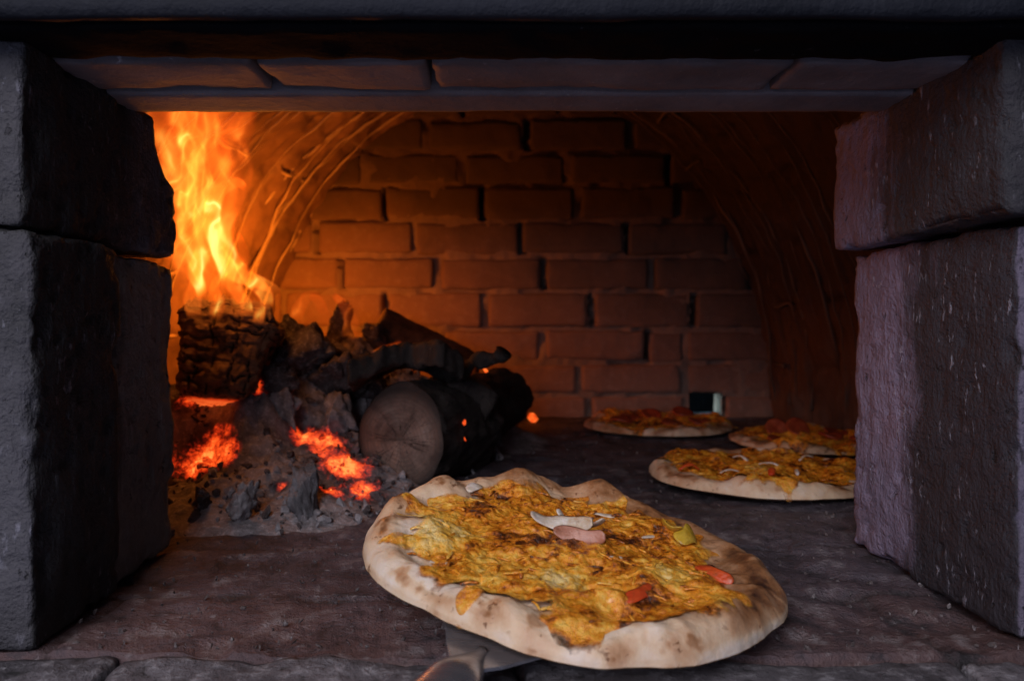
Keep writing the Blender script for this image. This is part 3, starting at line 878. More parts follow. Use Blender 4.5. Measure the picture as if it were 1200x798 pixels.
def ribbon(mb, pts, widths, Y, power, seed, ry=0.0, rip=.02, nseg=70, nw=14):
    """a wavy strip: pts are places (px, py) of its spine at depth Y, bottom first"""
    P = np.array([list(at(px, py, Y)) for px, py in pts]); n0 = len(P)
    # Catmull-Rom resample
    ts = np.linspace(0, n0 - 1 - 1e-6, nseg); out = []; ws = []
    Pp = np.vstack([2*P[0] - P[1], P, 2*P[-1] - P[-2]]); W = np.array(widths, float) * Y / F
    for t_ in ts:
        i = int(t_); f = t_ - i
        a, b, c, d = Pp[i], Pp[i+1], Pp[i+2], Pp[i+3]
        out.append(.5*((2*b) + (-a + c)*f + (2*a - 5*b + 4*c - d)*f*f + (-a + 3*b - 3*c + d)*f**3))
        ws.append(W[i]*(1-f) + W[min(i+1, n0-1)]*f)
    out = np.array(out); ws = np.array(ws)
    T = np.gradient(out, axis=0); T /= np.linalg.norm(T, axis=1, keepdims=True)
    side = np.stack([T[:, 2], 0*T[:, 0], -T[:, 0]], 1)
    side = side * math.cos(ry) + np.array([0, 1, 0]) * math.sin(ry)
    us = np.linspace(-1, 1, nw)
    V = (out[:, None] + side[:, None] * (us[None, :, None] * ws[:, None, None])).reshape(-1, 3)
    V[:, 1] += rip * fbm(V, 14, 3, seed)
    V[:, 0] += .3 * rip * fbm(V, 18, 3, seed + 3)
    uv = np.stack(np.meshgrid(np.linspace(0, 1, nseg), (us + 1)/2, indexing='ij'), -1).reshape(-1, 2)[:, ::-1]
    mb['V'].append(V); mb['F'] += [tuple(i + mb['n'] for i in f) for f in grid_faces(nseg, nw)]
    mb['uv'].append(uv); mb['p'].append(np.full(len(V), power)); mb['s'].append(np.full(len(V), seed * .37)); mb['n'] += len(V)
def new_fl(): return dict(V=[], F=[], uv=[], p=[], s=[], n=0)
def fl_build(mb, label):
    o = mesh_obj('flame', np.concatenate(mb['V']), mb['F'], M['flame'], None, True, {'power': np.concatenate(mb['p']), 'seed': np.concatenate(mb['s'])}, np.concatenate(mb['uv']))
    return tag(o, label, 'flame', 'flames of the wood fire')
fl = new_fl()
YF = 1.03
ribbon(fl, [(258, 372), (246, 330), (236, 280), (234, 220), (226, 160), (214, 110), (200, 60), (190, -10)], [24, 38, 44, 52, 66, 72, 70, 60], YF, .48, 1)
ribbon(fl, [(264, 366), (250, 310), (238, 255), (244, 200), (238, 150), (236, 90), (230, 0)], [16, 32, 42, 46, 56, 60, 50], YF + .03, .46, 2, .2)
ribbon(fl, [(240, 360), (226, 310), (216, 250), (220, 190), (206, 130), (195, 60), (190, -20)], [16, 28, 36, 40, 48, 54, 50], YF - .03, .48, 3, -.2)
ribbon(fl, [(300, 350), (286, 325), (264, 300), (258, 268), (274, 238), (284, 212), (276, 185), (262, 160), (272, 125), (300, 80), (320, 20)], [10, 16, 18, 16, 13, 13, 20, 28, 36, 40, 40], YF, .7, 4, .1, .008)
ribbon(fl, [(325, 362), (322, 342), (300, 330), (272, 318), (250, 290), (240, 250), (252, 215), (256, 180), (240, 140), (236, 80)], [5, 7, 9, 13, 16, 17, 14, 16, 18, 20], YF - .02, .75, 5, 0, .012)
ribbon(fl, [(243, 362), (247, 340), (238, 318), (226, 285), (218, 240), (232, 200), (222, 160), (222, 110), (212, 40)], [7, 10, 14, 18, 16, 17, 18, 20, 20], YF - .04, .95, 6, 0, .007)
ribbon(fl, [(262, 352), (266, 322), (258, 290), (248, 255), (256, 225), (276, 214), (288, 222)], [8, 12, 15, 15, 11, 8, 4], YF - .05, 1.0, 7, 0, .005)
ribbon(fl, [(236, 358), (236, 338), (230, 318), (240, 290), (234, 260), (244, 225), (236, 190)], [5, 9, 13, 16, 15, 11, 5], YF - .05, .95, 8, 0, .005)
ribbon(fl, [(292, 370), (288, 355), (279, 346), (268, 330)], [8, 10, 9, 5], YF - .06, 1.1, 9, 0, .004)
ribbon(fl, [(312, 364), (310, 344), (292, 326), (276, 305)], [8, 11, 11, 6], YF - .05, .85, 10, 0, .006)
ribbon(fl, [(210, 330), (212, 290), (206, 240), (212, 180), (192, 130), (182, 70), (180, 0)], [14, 22, 26, 30, 34, 40, 40], YF + .02, .6, 11, .1, .01)
ribbon(fl, [(228, 376), (226, 352), (232, 330), (224, 305)], [8, 12, 10, 4], YF - .085, .8, 12, 0, .006)
ribbon(fl, [(252, 378), (256, 356), (250, 338), (258, 318)], [9, 12, 9, 3], YF - .09, .8, 13, 0, .006)
ribbon(fl, [(300, 382), (304, 362), (298, 346), (304, 330)], [8, 9, 7, 2], YF - .075, .8, 14, 0, .006)
ribbon(fl, [(276, 374), (280, 350), (274, 330), (284, 300), (278, 270)], [8, 11, 12, 9, 3], YF - .07, .75, 15, 0, .008)
fl_build(fl, 'tall yellow and orange flames rising from the burning split log at the left jamb')
fl = new_fl()
ribbon(fl, [(348, 378), (352, 362), (360, 348), (372, 350), (384, 372)], [8, 10, 8, 8, 6], 1.3, .5, 21, 0, .01)
ribbon(fl, [(384, 388), (378, 368), (372, 352), (364, 345)], [10, 10, 8, 4], 1.3, .45, 22, 0, .01)
fl_build(fl, 'low orange flame licking up behind the charcoal just right of the tall flames')
fl = new_fl()
ribbon(fl, [(404, 400), (412, 380), (404, 360), (392, 344)], [10, 12, 9, 3], 1.38, .32, 23, 0, .01)
fl_build(fl, 'rightmost low orange flame, beside the upright charred chunk')
fl = new_fl()
ribbon(fl, [(452, 422), (462, 410), (470, 400)], [16, 11, 3], 1.40, .55, 31, 0, .008, 24)
ribbon(fl, [(440, 420), (452, 412), (474, 405)], [10, 9, 3], 1.39, .45, 32, 0, .008, 24)
fl_build(fl, 'small orange flame under the brown split billet')

# ------------------------------------------------------------------ PIZZAS
def mat_crust():
    t = NT('pizza_crust'); p = t.obj(); toast = t.attr('toast')
    n = t.noise(p, 38, 5, .6); f = t.noise(p, 230, 4, .65); m = t.noise(p, 95, 4, .6)
    e = t.math('ADD', toast, t.math('MULTIPLY', t.math('SUBTRACT', n, .5), .75))
    e = t.math('ADD', e, t.math('MULTIPLY', t.math('SUBTRACT', m, .5), .35))
    col = t.ramp(e, [(0.0, (.67, .56, .45)), (.24, (.64, .47, .31)), (.48, (.50, .30, .17)), (.72, (.27, .12, .048)), (.9, (.05, .02, .012))])
    fl_ = t.math('MULTIPLY', t.ramp(m, [(.5, 0), (.7, 1)]), t.ramp(toast, [(.0, .55), (.4, .0)]))
    col = t.mix(fl_, col, (.74, .68, .62))
    sp = t.noise(p, 120, 4, .6, .3)
    spm = t.math('MULTIPLY', t.ramp(sp, [(.60, 0), (.66, 1)]), t.ramp(e, [(.16, 0), (.42, .85)]))
    col = t.mix(spm, col, (.13, .048, .016))
    h = t.math('ADD', t.math('MULTIPLY', m, .8), t.math('MULTIPLY', f, .35))
    return t.pbr(col, t.ramp(e, [(.2, .62), (.7, .38)]), t.bump(h, .55, .0025), .4, **{'Subsurface Weight': .12, 'Subsurface Radius': (.004, .002, .001), 'Subsurface Scale': .6})
M['crust'] = mat_crust()
def mat_cheese():
    t = NT('baked_cheese'); p = t.obj(); yel = t.attr('yellow'); dk = t.attr('burn')
    n = t.noise(p, 75, 7, .72, .25); f = t.noise(p, 230, 5, .72, .2); b = t.noise(p, 26, 4, .6)
    sh = t.voro(p, 170)
    e = t.math('ADD', t.math('MULTIPLY', n, .95), t.math('SUBTRACT', t.math('MULTIPLY', f, .60), .175))
    e = t.math('ADD', e, t.math('MULTIPLY', t.math('SUBTRACT', yel, .25), .27))
    e = t.math('SUBTRACT', e, t.math('MULTIPLY', t.math('SUBTRACT', b, .5), .22))
    e = t.math('SUBTRACT', e, t.math('MULTIPLY', dk, .28))
    col = t.ramp(e, [(.285, (.040, .009, .003)), (.375, (.20, .047, .005)), (.445, (.56, .155, .008)), (.56, (.80, .31, .020)), (.71, (.87, .49, .068)), (.91, (.87, .66, .27))])
    col = t.mix(t.math('MULTIPLY', t.ramp(sh, [(.15, 1), (.4, 0)]), .30), col, (.60, .24, .03))
    th_ = t.math('MULTIPLY', t.attr('thin'), t.ramp(n, [(.36, .25), (.6, 1)]))
    col = t.mix(t.math('MULTIPLY', th_, .35), col, (.74, .46, .14))
    al = t.ramp(t.math('ADD', t.attr('thin'), t.math('MULTIPLY', t.math('SUBTRACT', f, .5), .9)), [(.35, 1), (.80, 0)])
    h = t.math('ADD', t.math('MULTIPLY', f, .8), t.math('MULTIPLY', sh, -.5))
    return t.pbr(col, t.ramp(f, [(.35, .14), (.65, .40)]), t.bump(h, .9, .003), .6, **{'Alpha': al, 'Coat Weight': .45, 'Coat Roughness': .16, 'Subsurface Weight': .10, 'Subsurface Radius': (.005, .002, .0007), 'Subsurface Scale': .6})
M['cheese'] = mat_cheese()
def mat_soft(name, c0, c1, rough=.4, sss=.2, singe=.6):
    t = NT(name); p = t.obj(); n = t.noise(p, 90, 5, .6); st = t.noise(t.mapping(p, (30, 220, 220)), 1, 3, .6); b = t.noise(p, 150, 5, .7, .5)
    col = t.mix(t.ramp(n, [(.35, 0), (.65, 1)]), c0, c1)
    col = t.mix(t.ramp(st, [(.6, 0), (.8, .5)]), col, tuple(min(1, c * 1.25) for c in c1))
    col = t.mix(t.math('MULTIPLY', t.ramp(b, [(.50, 0), (.68, 1)]), singe), col, (.16, .055, .016))
    return t.pbr(col, rough, t.bump(t.math('ADD', st, b), .6, .0015), .5, **{'Subsurface Weight': sss, 'Subsurface Radius': (.004, .002, .001), 'Subsurface Scale': .5})
M['onion'] = mat_soft('cooked_onion', (.50, .36, .22), (.74, .68, .60))
M['ham'] = mat_soft('ham', (.36, .14, .085), (.52, .26, .18))
M['redpepper'] = mat_soft('red_pepper', (.48, .045, .012), (.66, .10, .02), .3)
M['yellowpepper'] = mat_soft('yellow_pepper', (.46, .27, .015), (.60, .40, .05), .3)
M['pepperoni'] = mat_soft('cured_sausage', (.25, .03, .012), (.42, .08, .03), .35)

def strip(length, width, thick, curl, twist, seed, n=26, m=7, edge=.2):
    """a curled flat sliver lying along x"""
    if abs(curl) < .05: curl = .05
    t_ = np.linspace(-.5, .5, n); V = []
    for i, s in enumerate(t_):
        a = curl * s
        R = length / curl
        cx, cz = R * math.sin(a), R * (1 - math.cos(a))
        w = width * (1 - (2*abs(s))**8 * .6) * (1 + .10*math.sin(s*9 + seed))
        tw = twist * s
        for k in range(m):
            ph = 2*PI*k/m
            dy = math.cos(ph) * w/2; dz = math.sin(ph) * thick/2
            yy_, zz_ = dy*math.cos(tw) - dz*math.sin(tw), dy*math.sin(tw) + dz*math.cos(tw)
            V.append((cx - math.sin(a)*zz_, yy_, cz + math.cos(a)*zz_))
    V = np.array(V)
    V[:, 2] += thick * .5 * fbm(V, 60, 2, seed); V[:, 1] += width * .12 * fbm(V, 50, 2, seed + 1)
    Fs = grid_faces(n, m, True); Fs.append(tuple(range(m))[::-1]); Fs.append(tuple((n-1)*m + k for k in range(m)))
    return V, Fs

def pizza(label, loc, rot, R, seed, nth=420, nr=120, outline=None, cheese_r=None, rim=.016, rimvar=None, bumps=(), yellows=(), toast_f=None, nshred=900, base_h=.0095, sag=0.0, group=None, burn=.0):
    root = thing('pizza', label, 'pizza', loc, rot, group)
    th = np.linspace(0, 2*PI, nth, endpoint=False)
    cs = np.stack([np.cos(th), np.sin(th), 0*th], 1)
    Rth = R * (outline(th) if outline else 1.0) * (1 + .030*fbm(cs*1.0, 1.8, 3, seed) + .012*fbm(cs, 5, 3, seed + 1))
    rimh = rim * (1 + .30*fbm(cs, 2.2, 3, seed + 2)) * (rimvar(th) if rimvar else 1.0)
    def top(x, y, rho, rh):
        """height of the dough"""
        P = np.stack([x, y, 0*x], 1)
        k = np.clip((rho - .80) / .20, 0, 1)
        dome = rh * np.sqrt(np.clip(1 - (k*2 - 1)**2 * 1.0, 0, 1)) ** 1.1
        dome = np.where(rho > .90, rh * np.sqrt(np.clip(1 - ((rho - .90)/.10)**2, 0, 1)), rh * np.exp(-((rho - .90)/.075)**2))
        z = base_h * np.clip(1 - rho**6.5, 0, 1)**.5 + dome * .85
        for bx, by, br, bh in bumps:
            d = np.hypot(x - bx, y - by) / br
            z = z + bh * np.exp(-(d**2) * 1.3) * np.sqrt(np.clip((1 - rho) / .08, 0, 1))
        z = z + np.clip((1 - rho) / .05, 0, 1) * (.0026*fbm(P, 45, 4, seed + 4) + .0055*fbm(P, 17, 3, seed + 5) + .0030*np.maximum(0, fbm(P, 34, 2, seed + 6) - .15))
        return z
    def grid(rmax, n):
        rho = np.concatenate([[0.0], 1 - (1 - np.linspace(0, 1, n)[1:]) ** 1.25]) 
        RHO, TH = np.meshgrid(rho, th, indexing='ij')
        rr = RHO * rmax[None, :]
        return (rr * np.cos(TH)).ravel(), (rr * np.sin(TH)).ravel(), (rr / Rth[None, :]).ravel(), np.broadcast_to(rimh[None, :], rr.shape).ravel(), RHO.ravel(), TH.ravel()
    x, y, rho, rh, _, TH = grid(Rth, nr)
    z = top(x, y, rho, rh)
    V = np.stack([x, y, z], 1)
    toast = .10 + 14.0 * np.clip(z - (base_h + .007), 0, 1) + .24*fbm(V, 24, 5, seed + 8) + .30*sstep(.40, .85, fbm(V, 70, 4, seed + 9)) + .22*np.exp(-((rho - .88)/.06)**2) * np.clip(fbm(V, 14, 3, seed + 10) + .35, 0, 1)
    rc = (cheese_r(th) if cheese_r else .82*np.ones_like(th)); rc = np.broadcast_to(rc[None, :], (nr, nth)).ravel()
    toast = toast + .06 + .42*np.exp(-((rho - rc - .035)/.035)**2) * np.clip(fbm(V, 22, 3, seed + 13) + .15, 0, 1)
    if toast_f: toast = toast + toast_f(x, y, rho, TH)
    toast = np.where(toast > .5, .5 + .32*np.tanh((toast - .5)/.32), toast)
    toast = np.maximum(toast, .42 * sstep(.988, 1.0, rho) * np.clip(.6 + fbm(V, 20, 2, seed + 12), 0, 1))
    # underside
    nb = 14
    rb = np.linspace(1, 0, nb)
    RB, TB = np.meshgrid(rb, th, indexing='ij')
    xb = (RB * Rth[None, :] * np.cos(TB)).ravel(); yb_ = (RB * Rth[None, :] * np.sin(TB)).ravel()
    zb = (-.0005 - .006 * np.sqrt(np.clip(1 - RB**6, 0, 1))).ravel()
    Vb = np.stack([xb, yb_, zb], 1)
    Fs = grid_faces(nr, nth, True); off = len(V)
    Fs = [f[::1] for f in Fs]
    Fb = [tuple(i + off for i in f) for f in grid_faces(nb, nth, True)]
    VV = np.concatenate([V, Vb]); VV[:, 2] += .0065
    tt_ = np.concatenate([toast, .5 + 0*xb])
    crust = mesh_obj('crust', VV, Fs + Fb, M['crust'], root, True, {'toast': tt_})
    # melted topping sheet with ragged edge
    cr = Rth * (cheese_r(th) if cheese_r else .82) * np.clip(1 + .07*fbm(cs, 4.5, 2, seed + 11) + .045*np.clip(fbm(cs, 9, 1, seed + 12)*2.2, -1, 1), .85, 1.10)
    x, y, rho, rh, e, TH = grid(cr, nr)
    P = np.stack([x, y, 0*x], 1)
    edge = (1 - sstep(.74, 1.0, e)) * .92 + .08 * (1 - sstep(.97, 1.0, e))
    c1, c2, cid = cells(P / .017 + .25*np.stack([fbm(P, 50, 2, 3), fbm(P, 50, 2, 4), 0*x], 1) * [1, 1, 0], seed)
    bub = np.sqrt(np.clip(1 - (c1 / .62)**2, 0, 1)) * (cid > -.1)
    lump_ = .0015*fbm(P, 34, 3, seed + 14) + .0009*fbm(P, 110, 3, seed + 15) + .0006*fbm(P, 230, 2, seed + 16) + .0026*np.maximum(0, fbm(P, 22, 2, seed + 17)) + .0022*bub + .0009*np.abs(fbm(P, 70, 2, seed + 18))
    z = top(x, y, rho, rh) + .0004 + edge * (.0018 + lump_) - .0012 * sstep(.97, 1.0, e)
    yl = np.zeros(len(x)); bn = burn * np.clip(fbm(P, 46, 3, seed + 19) * 1.5 - .1, 0, 1) 
    for bx, by, br, s in yellows:
        d = np.hypot(x - bx, y - by) / br
        yl = np.maximum(yl, s * np.exp(-d**2 * 1.2))
    bn = bn * (1 - np.clip(yl, 0, 1))
    bn = np.maximum(bn, .55*sstep(.84, .93, e) * np.clip(fbm(P, 40, 2, seed + 20)*1.8 - .1, 0, 1))
    yl = np.maximum(yl, .30 * sstep(.78, .93, e) * (1 - bn))
    thin = sstep(.84, .99, e + .12*fbm(P, 45, 3, seed + 23))
    V = np.stack([x, y, z + .0065], 1)
    mb = MB(); mb.add(V, grid_faces(nr, nth, True), yellow=yl, burn=bn, thin=thin)
    # shreds baked into the topping
    rng = random.Random(seed)
    ra = np.array([(math.sqrt(rng.random()) * .88, rng.uniform(0, 2*PI)) for _ in range(nshred)])
    ii = (ra[:, 1] / (2*PI) * nth).astype(int) % nth
    rx_ = ra[:, 0] * cr[ii]; XX = rx_*np.cos(ra[:, 1]); YY_ = rx_*np.sin(ra[:, 1])
    ZZ = top(XX, YY_, rx_/Rth[ii], rimh[ii]) + .0065 + .0036
    for k in range(nshred):
        xx, yy_ = XX[k], YY_[k]; zz = ZZ[k] + rng.uniform(-.0016, .0002)
        L = rng.uniform(.006, .015); Vs, Fz = strip(L, rng.uniform(.0016, .0028), rng.uniform(.0014, .0020), rng.uniform(-1.4, .2), rng.uniform(-.6, .6), k, 8, 6)
        Rm = np.array(Euler((rng.uniform(-.15, .15), rng.uniform(-.1, .1), rng.uniform(0, 6.3))).to_matrix())
        g = max([s*math.exp(-((xx-bx)**2 + (yy_-by)**2)/br**2*1.2) for bx, by, br, s in yellows] + [0])
        mb.add(Vs @ Rm.T + np.array([xx, yy_, zz]), Fz, yellow=min(1, max(0, g + rng.uniform(-.1, .2))), burn=rng.choice([0, .2, .4, .6]), thin=0.0)
    mb.build('cheese_topping', M['cheese'], root)
    def surf(x_, y_):
        a = math.atan2(y_, x_) % (2*PI); i = int(a/(2*PI)*nth) % nth
        return float(top(np.array([x_]), np.array([y_]), np.array([math.hypot(x_, y_)/Rth[i]]), np.array([rimh[i]]))[0]) + .0065 + .005
    root_surf[root.name] = surf
    return root
root_surf = {}
def garnish(root, name, mat, x, y, rz, L, w, th_, curl, twist, seed, dz=0.0, rx=0.0):
    V, Fs = strip(L, w, th_, curl, twist, seed, 30, 9)
    R = np.array(Euler((rx, 0, rz)).to_matrix())
    V = V @ R.T; V[:, 2] -= V[:, 2].min()
    return mesh_obj(name, V + np.array([x, y, root_surf[root.name](x, y) - .0032 + dz]), Fs, M[mat], root)

# ---- the pizza on the peel
PZ = Vector((.0545, .578, .0270)); PZ_ROT = (math.radians(5.2), math.radians(4.5), 0)
def ol(th):
    return 1.0 + .035*np.cos(2*(th - 2.75)) - .05*np.exp(-((th - 1.0)/.35)**2) + .03*np.exp(-((th - 2.3)/.3)**2) - .085*np.exp(-((th-4.08)/.42)**2)
def chr_(th):
    d = np.degrees(th) % 360
    return np.interp(d, [0, 25, 50, 90, 130, 160, 180, 200, 225, 250, 275, 300, 325, 345, 360], [.80, .83, .85, .80, .81, .85, .86, .92, .94, .94, .95, .94, .89, .82, .80])
def rv(th):
    d = np.degrees(th) % 360
    return np.interp(d, [0, 40, 70, 120, 180, 225, 260, 300, 330, 360], [.85, .8, .8, .95, 1.25, 1.3, 1.15, 1.15, .95, .85])
def tf(x, y, rho, TH):
    d = np.degrees(TH) % 360
    right = np.interp(d, [0, 30, 60, 120, 180, 230, 290, 320, 345, 360], [.48, .54, .44, .24, .05, -.02, .04, .34, .46, .48])
    low = sstep(.985, 1.0, rho)
    return right * (1 - low) + low * -.04
pz = pizza('large cheese pizza with blistered pale crust lying on the metal peel in the oven mouth', PZ, PZ_ROT, .1505, 601, 560, 150, ol, chr_, .0080, rv,
           bumps=[(-.112, .000, .028, .013), (-.122, .045, .020, .012), (-.098, .088, .022, .015), (-.066, .112, .016, .010), (-.030, .124, .028, .016), (.040, .122, .022, .016), (.078, .098, .018, .006), (-.02, -.112, .022, .003), (.09, -.085, .02, .004), (.12, -.03, .03, .004)],
           yellows=[(-.104, -.002, .036, 1.2), (-.01, -.065, .026, 1.2), (.018, -.085, .022, .7), (.062, -.05, .028, .8), (.105, .03, .02, .6), (-.05, -.075, .03, .55), (-.105, .075, .02, .6), (-.06, -.03, .02, .5), (.03, .1, .02, .45)],
           toast_f=tf, nshred=260, base_h=.0122, burn=.75)
# toppings one can tell apart
garnish(pz, 'onion_curl', 'onion', -.002, .018, -.25, .052, .014, .0016, 1.5, .9, 1, .003, .6)
garnish(pz, 'onion_curl', 'onion', .012, .026, -.45, .045, .010, .0014, 1.9, -.8, 2, .003, -.4)
garnish(pz, 'ham_strip', 'ham', .010, .000, -.28, .040, .012, .0020, .9, .9, 3, -.001, .95)
garnish(pz, 'red_pepper_strip', 'redpepper', .040, -.088, .75, .034, .009, .0018, -1.0, .8, 4, -.002, .5)
garnish(pz, 'red_pepper_strip', 'redpepper', .100, -.038, -1.0, .032, .009, .0018, -1.0, .8, 5, -.002, .5)
garnish(pz, 'yellow_pepper_piece', 'yellowpepper', .100, .030, .9, .028, .016, .0022, -1.6, .9, 6, -.002, .7)
garnish(pz, 'yellow_pepper_piece', 'yellowpepper', .088, .044, 2.2, .022, .012, .0020, 1.2, .9, 7, -.001, .8)
for k, (x, y, rz, L, w) in enumerate([(-.045, -.003, 1.9, .018, .004), (.070, .035, .4, .018, .005), (.030, -.022, -.2, .018, .006), (-.012, -.050, -.3, .020, .006), (.035, .072, -.25, .026, .006), (-.090, -.045, -.2, .016, .005)]):
    garnish(pz, 'onion_sliver', 'onion', x, y, rz, L, w, .0016, -.5 + .3*(k % 3), .4, 20 + k, -.0012)
garnish(pz, 'onion_ring', 'onion', -.070, .098, 1.0, .024, .012, .003, -1.2, .2, 8, -.0035, .2)

# ---- peel under it
def mat_steel():
    t = NT('worn_steel'); p = t.obj(); n = t.noise(t.mapping(p, (8, 120, 8)), 1, 5, .6); b = t.noise(p, 30, 4, .6)
    col = t.mix(b, (.24, .24, .27), (.46, .46, .50))
    return t.pbr(col, t.ramp(n, [(.3, .20), (.7, .38)]), t.bump(n, .15, .0008), .5, Metallic=.82)
M['steel'] = mat_steel()
peel = thing('pizza_peel', 'steel pizza peel pushed under the large pizza, handle leaving toward the viewer', 'peel', PZ, PZ_ROT)
# blade: rounded plate with a neck at its rear, local coordinates of the pizza
bm = bmesh.new()
outl = []
a0 = math.radians(245)      # direction of the handle seen from the blade centre
for k in range(90):
    a = 2*PI*k/90; d = (a - a0 + PI) % (2*PI) - PI
    r = .114 + .030*math.exp(-(d/.19)**2) + .018*math.exp(-(d/.34)**2)
    outl.append(bm.verts.new((r*math.cos(a) , r*math.sin(a), 0)))
fc = bm.faces.new(outl)
ex = bmesh.ops.extrude_face_region(bm, geom=[fc])
bmesh.ops.translate(bm, verts=[g for g in ex['geom'] if isinstance(g, bmesh.types.BMVert)], vec=(0, 0, -.0022))
bmesh.ops.recalc_face_normals(bm, faces=bm.faces)
bmesh.ops.bevel(bm, geom=[e for e in bm.edges if e.is_manifold and e.calc_face_angle(0) > .8], offset=.0006, segments=2, affect='EDGES')
me = bpy.data.meshes.new('blade'); bm.to_mesh(me); bm.free(); me.materials.append(M['steel'])
bl = bpy.data.objects.new('blade', me); COL.objects.link(bl); bl.parent = peel; bl.location = (0, 0, -.0005)
dirv = np.array([math.cos(a0), math.sin(a0), -.03])
tt = np.linspace(0, 1, 40)
start = np.array([math.cos(a0), math.sin(a0), 0]) * .138 + np.array([0, 0, -.001])
pth = start + dirv * (tt[:, None] * .11)
rr = .004 + .0125 * sstep(0, .35, tt)
V, Fs = tube(pth, rr, 28, 1, 0, .62)
mesh_obj('socket', V, Fs, M['steel'], peel)
tt = np.linspace(0, 1, 30)
pth = start + dirv * (.105 + tt[:, None] * .35)
V, Fs = tube(pth, .0150 + 0*tt, 24, 1, 0, .75)
mesh_obj('handle', V, Fs, M['steel'], peel)

# ---- pizzas baking inside
def simple_pizza(label, px, py, R, seed, th_toast, yellow=.6, rot=0.0, Yc=None, burn=.5, rim=.010):
    z = 0.0015; Y = Yc or F * (CAM_H - z) / (py - VY)
    c = at(px, py, Y); rng = random.Random(seed)
    ys = [(rng.uniform(-.7, .7)*R, rng.uniform(-.8, .5)*R, .025, rng.uniform(.3, yellow)) for _ in range(7)]
    bs = []
    for k in range(6):
        a = rng.uniform(0, 2*PI); bs.append((.85*R*math.cos(a), .85*R*math.sin(a), .024, rng.uniform(.003, .010)))
    return pizza(label, (c.x, c.y, z), (0, 0, rot), R, seed, 300, 70, None, lambda th: .93 + .06*np.sin(3*th + seed*.7) + .03*np.sin(7*th + seed), rim * .55, None, bs, ys, lambda x, y, rho, TH: .05 + th_toast*np.ones_like(x), 160, group='pizzas baking inside the oven', burn=burn)
p2 = simple_pizza('pizza with golden cheese and pale bready rim baking nearest behind the right jamb', 893, 562, .150, 611, .02, .9)
p3 = simple_pizza('pizza topped with dark sausage slices, baking at the right behind the golden cheese one', 948, 522, .135, 621, .18, .6)
p4 = simple_pizza('farthest pizza with red topping, lying in front of the vent hole in the back wall', 770, 503, .145, 631, .16, .4, burn=.8)
for k, (x, y, rz) in enumerate([(-.06, -.05, .3), (.02, -.07, 1.2), (-.02, .03, 2.), (.06, .0, .5), (.0, -.03, 2.6)]):
    garnish(p2, 'onion_sliver', 'onion', x, y, rz, .03, .005, .002, -.9, .5, 60 + k, .003)
for k, (x, y, rz) in enumerate([(-.11, -.04, .3), (-.02, -.09, 1.2)]):
    garnish(p2, 'red_pepper_strip', 'redpepper', x, y, rz, .03, .009, .004, -.9, .5, 70 + k, .003)
def slice_disc(root, x, y, r, seed, tilt=(0, 0), dz=0):
    n, m = 5, 26; th = np.linspace(0, 2*PI, m, endpoint=False); V = []
    for rr_, zz in ((0, .003), (.8, .0022), (1, .004), (1.02, .002), (.95, 0)):
        V.append(np.stack([r*rr_*np.cos(th), r*rr_*np.sin(th), zz + .0018*np.sin(2*th + seed)*rr_], 1))
    V = np.concatenate(V); R = np.array(Euler((tilt[0], tilt[1], 0)).to_matrix()); V = V @ R.T
    return mesh_obj('sausage_slice', V + np.array([x, y, root_surf[root.name](x, y) + dz]), grid_faces(n, m, True), M['pepperoni'], root)
for k, (x, y, tx) in enumerate([(-.05, .02, .9), (.02, -.04, .1), (.06, .03, .2), (-.07, -.05, .1), (0, .07, .4), (-.02, .0, .7), (.05, -.09, .1)]):
    slice_disc(p3, x, y, .020, k, (tx, .1), .006 if tx > .5 else .001)
for k, (x, y, tx) in enumerate([(-.05, .02, .1), (.02, -.05, .1), (.06, .03, .3), (-.08, -.04, .1), (0, .06, .4), (.07, -.06, .15)]):
    slice_disc(p4, x, y, .022, k + 9, (tx, .1), .002)

# ---- crumbs and flakes of ash on the oven floor
mb = MB(); rng = random.Random(77)
for k in range(1300):
    x, y = rng.uniform(-.32, .5), .5 + 1.1 * rng.random()**1.6
    if x < -.05 and y > .80: continue
    s = rng.choice([.001, .0012, .0016, .002, .0028])
    V, Fs = hull_chunk((x, y, s*.3), s, 5000 + k, (1.5, 1, .5), .1, 0); mb.add(V, Fs, ember_heat=0.0)
tag(mb.build('floor_crumbs', M['coal'], None, False), 'scattered black crumbs and ash flakes on the oven floor', 'crumbs', kind='stuff')

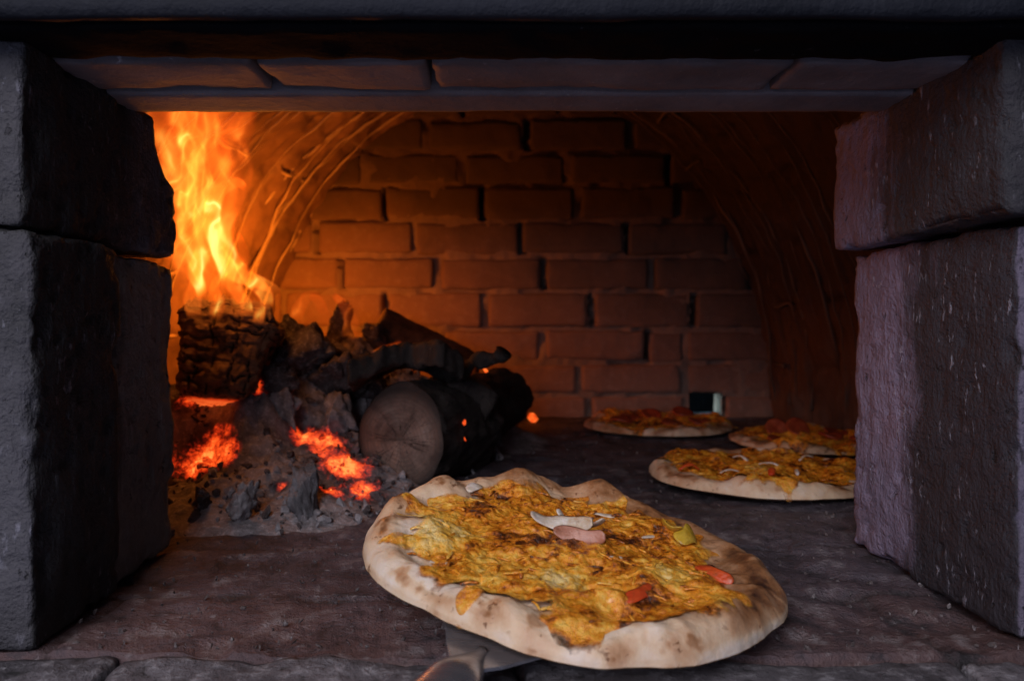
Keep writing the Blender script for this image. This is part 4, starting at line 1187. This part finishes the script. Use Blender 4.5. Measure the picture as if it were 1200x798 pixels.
# ------------------------------------------------------------------ LIGHT
W = bpy.data.worlds.new('World'); S.world = W; W.use_nodes = True
bg = W.node_tree.nodes['Background']; bg.inputs[0].default_value = (.50, .58, 1.0, 1); bg.inputs[1].default_value = .040
def lamp(name, typ, loc, energy, color, size=None, target=None, **kw):
    l = bpy.data.lights.new(name, typ); l.energy = energy; l.color = color
    o = bpy.data.objects.new(name, l); COL.objects.link(o); o.location = loc
    if size is not None:
        if typ == 'AREA':
            l.shape = 'RECTANGLE'; l.size, l.size_y = size
        else: l.shadow_soft_size = size
    if target is not None: o.rotation_euler = (Vector(target) - Vector(loc)).to_track_quat('-Z', 'Y').to_euler()
    return o
lamp('daylight', 'AREA', (-.75, -1.25, 1.35), 46, (.96, .91, .98), (1.3, 1.3), (.08, .65, .08))
lamp('low_daylight', 'AREA', (-.50, -1.2, .30), 5.0, (.66, .70, 1.0), (1.1, .16), (.20, 1.6, .12))
lamp('ground_bounce', 'AREA', (-.05, -.22, -.36), 1.1, (.62, .66, 1.0), (.9, .3), (.03, .56, .39))
p = at(268, 262, .98); lamp('fire_light', 'POINT', p, .8, (1.0, .30, .04), .045)
p = at(335, 335, 1.50); lamp('fire_light', 'POINT', p, 4.2, (1.0, .225, .013), .04)
# daylight arriving through the vent hole from the far side
lamp('vent_daylight', 'AREA', ((hx0 + hx1)/2 - .22, YB + .24, .09), 1.6, (.45, .82, 1.0), (.15, .15), (hx1, YB + .05, .045))

# ------------------------------------------------------------------ CAMERA
cd = bpy.data.cameras.new('camera'); cam = bpy.data.objects.new('camera', cd); COL.objects.link(cam)
cam.location = (0, 0, CAM_H); cam.rotation_euler = (PI/2, 0, 0)
cd.sensor_width = 36; cd.lens = 36 * F / 1200
cd.shift_x = (600 - VX) / 1200; cd.shift_y = -(399 - VY) / 1200
cd.clip_start = .01; cd.clip_end = 50
cd.dof.use_dof = True; cd.dof.focus_distance = .62; cd.dof.aperture_fstop = 7.0
S.camera = cam
S.view_settings.view_transform = 'Standard'; S.view_settings.look = 'None'
S.view_settings.exposure = 0; S.view_settings.gamma = 1
S.render.engine = 'CYCLES'
S.cycles.use_denoising = True
S.cycles.max_bounces = 8; S.cycles.diffuse_bounces = 4; S.cycles.transparent_max_bounces = 40
S.cycles.sample_clamp_indirect = 4
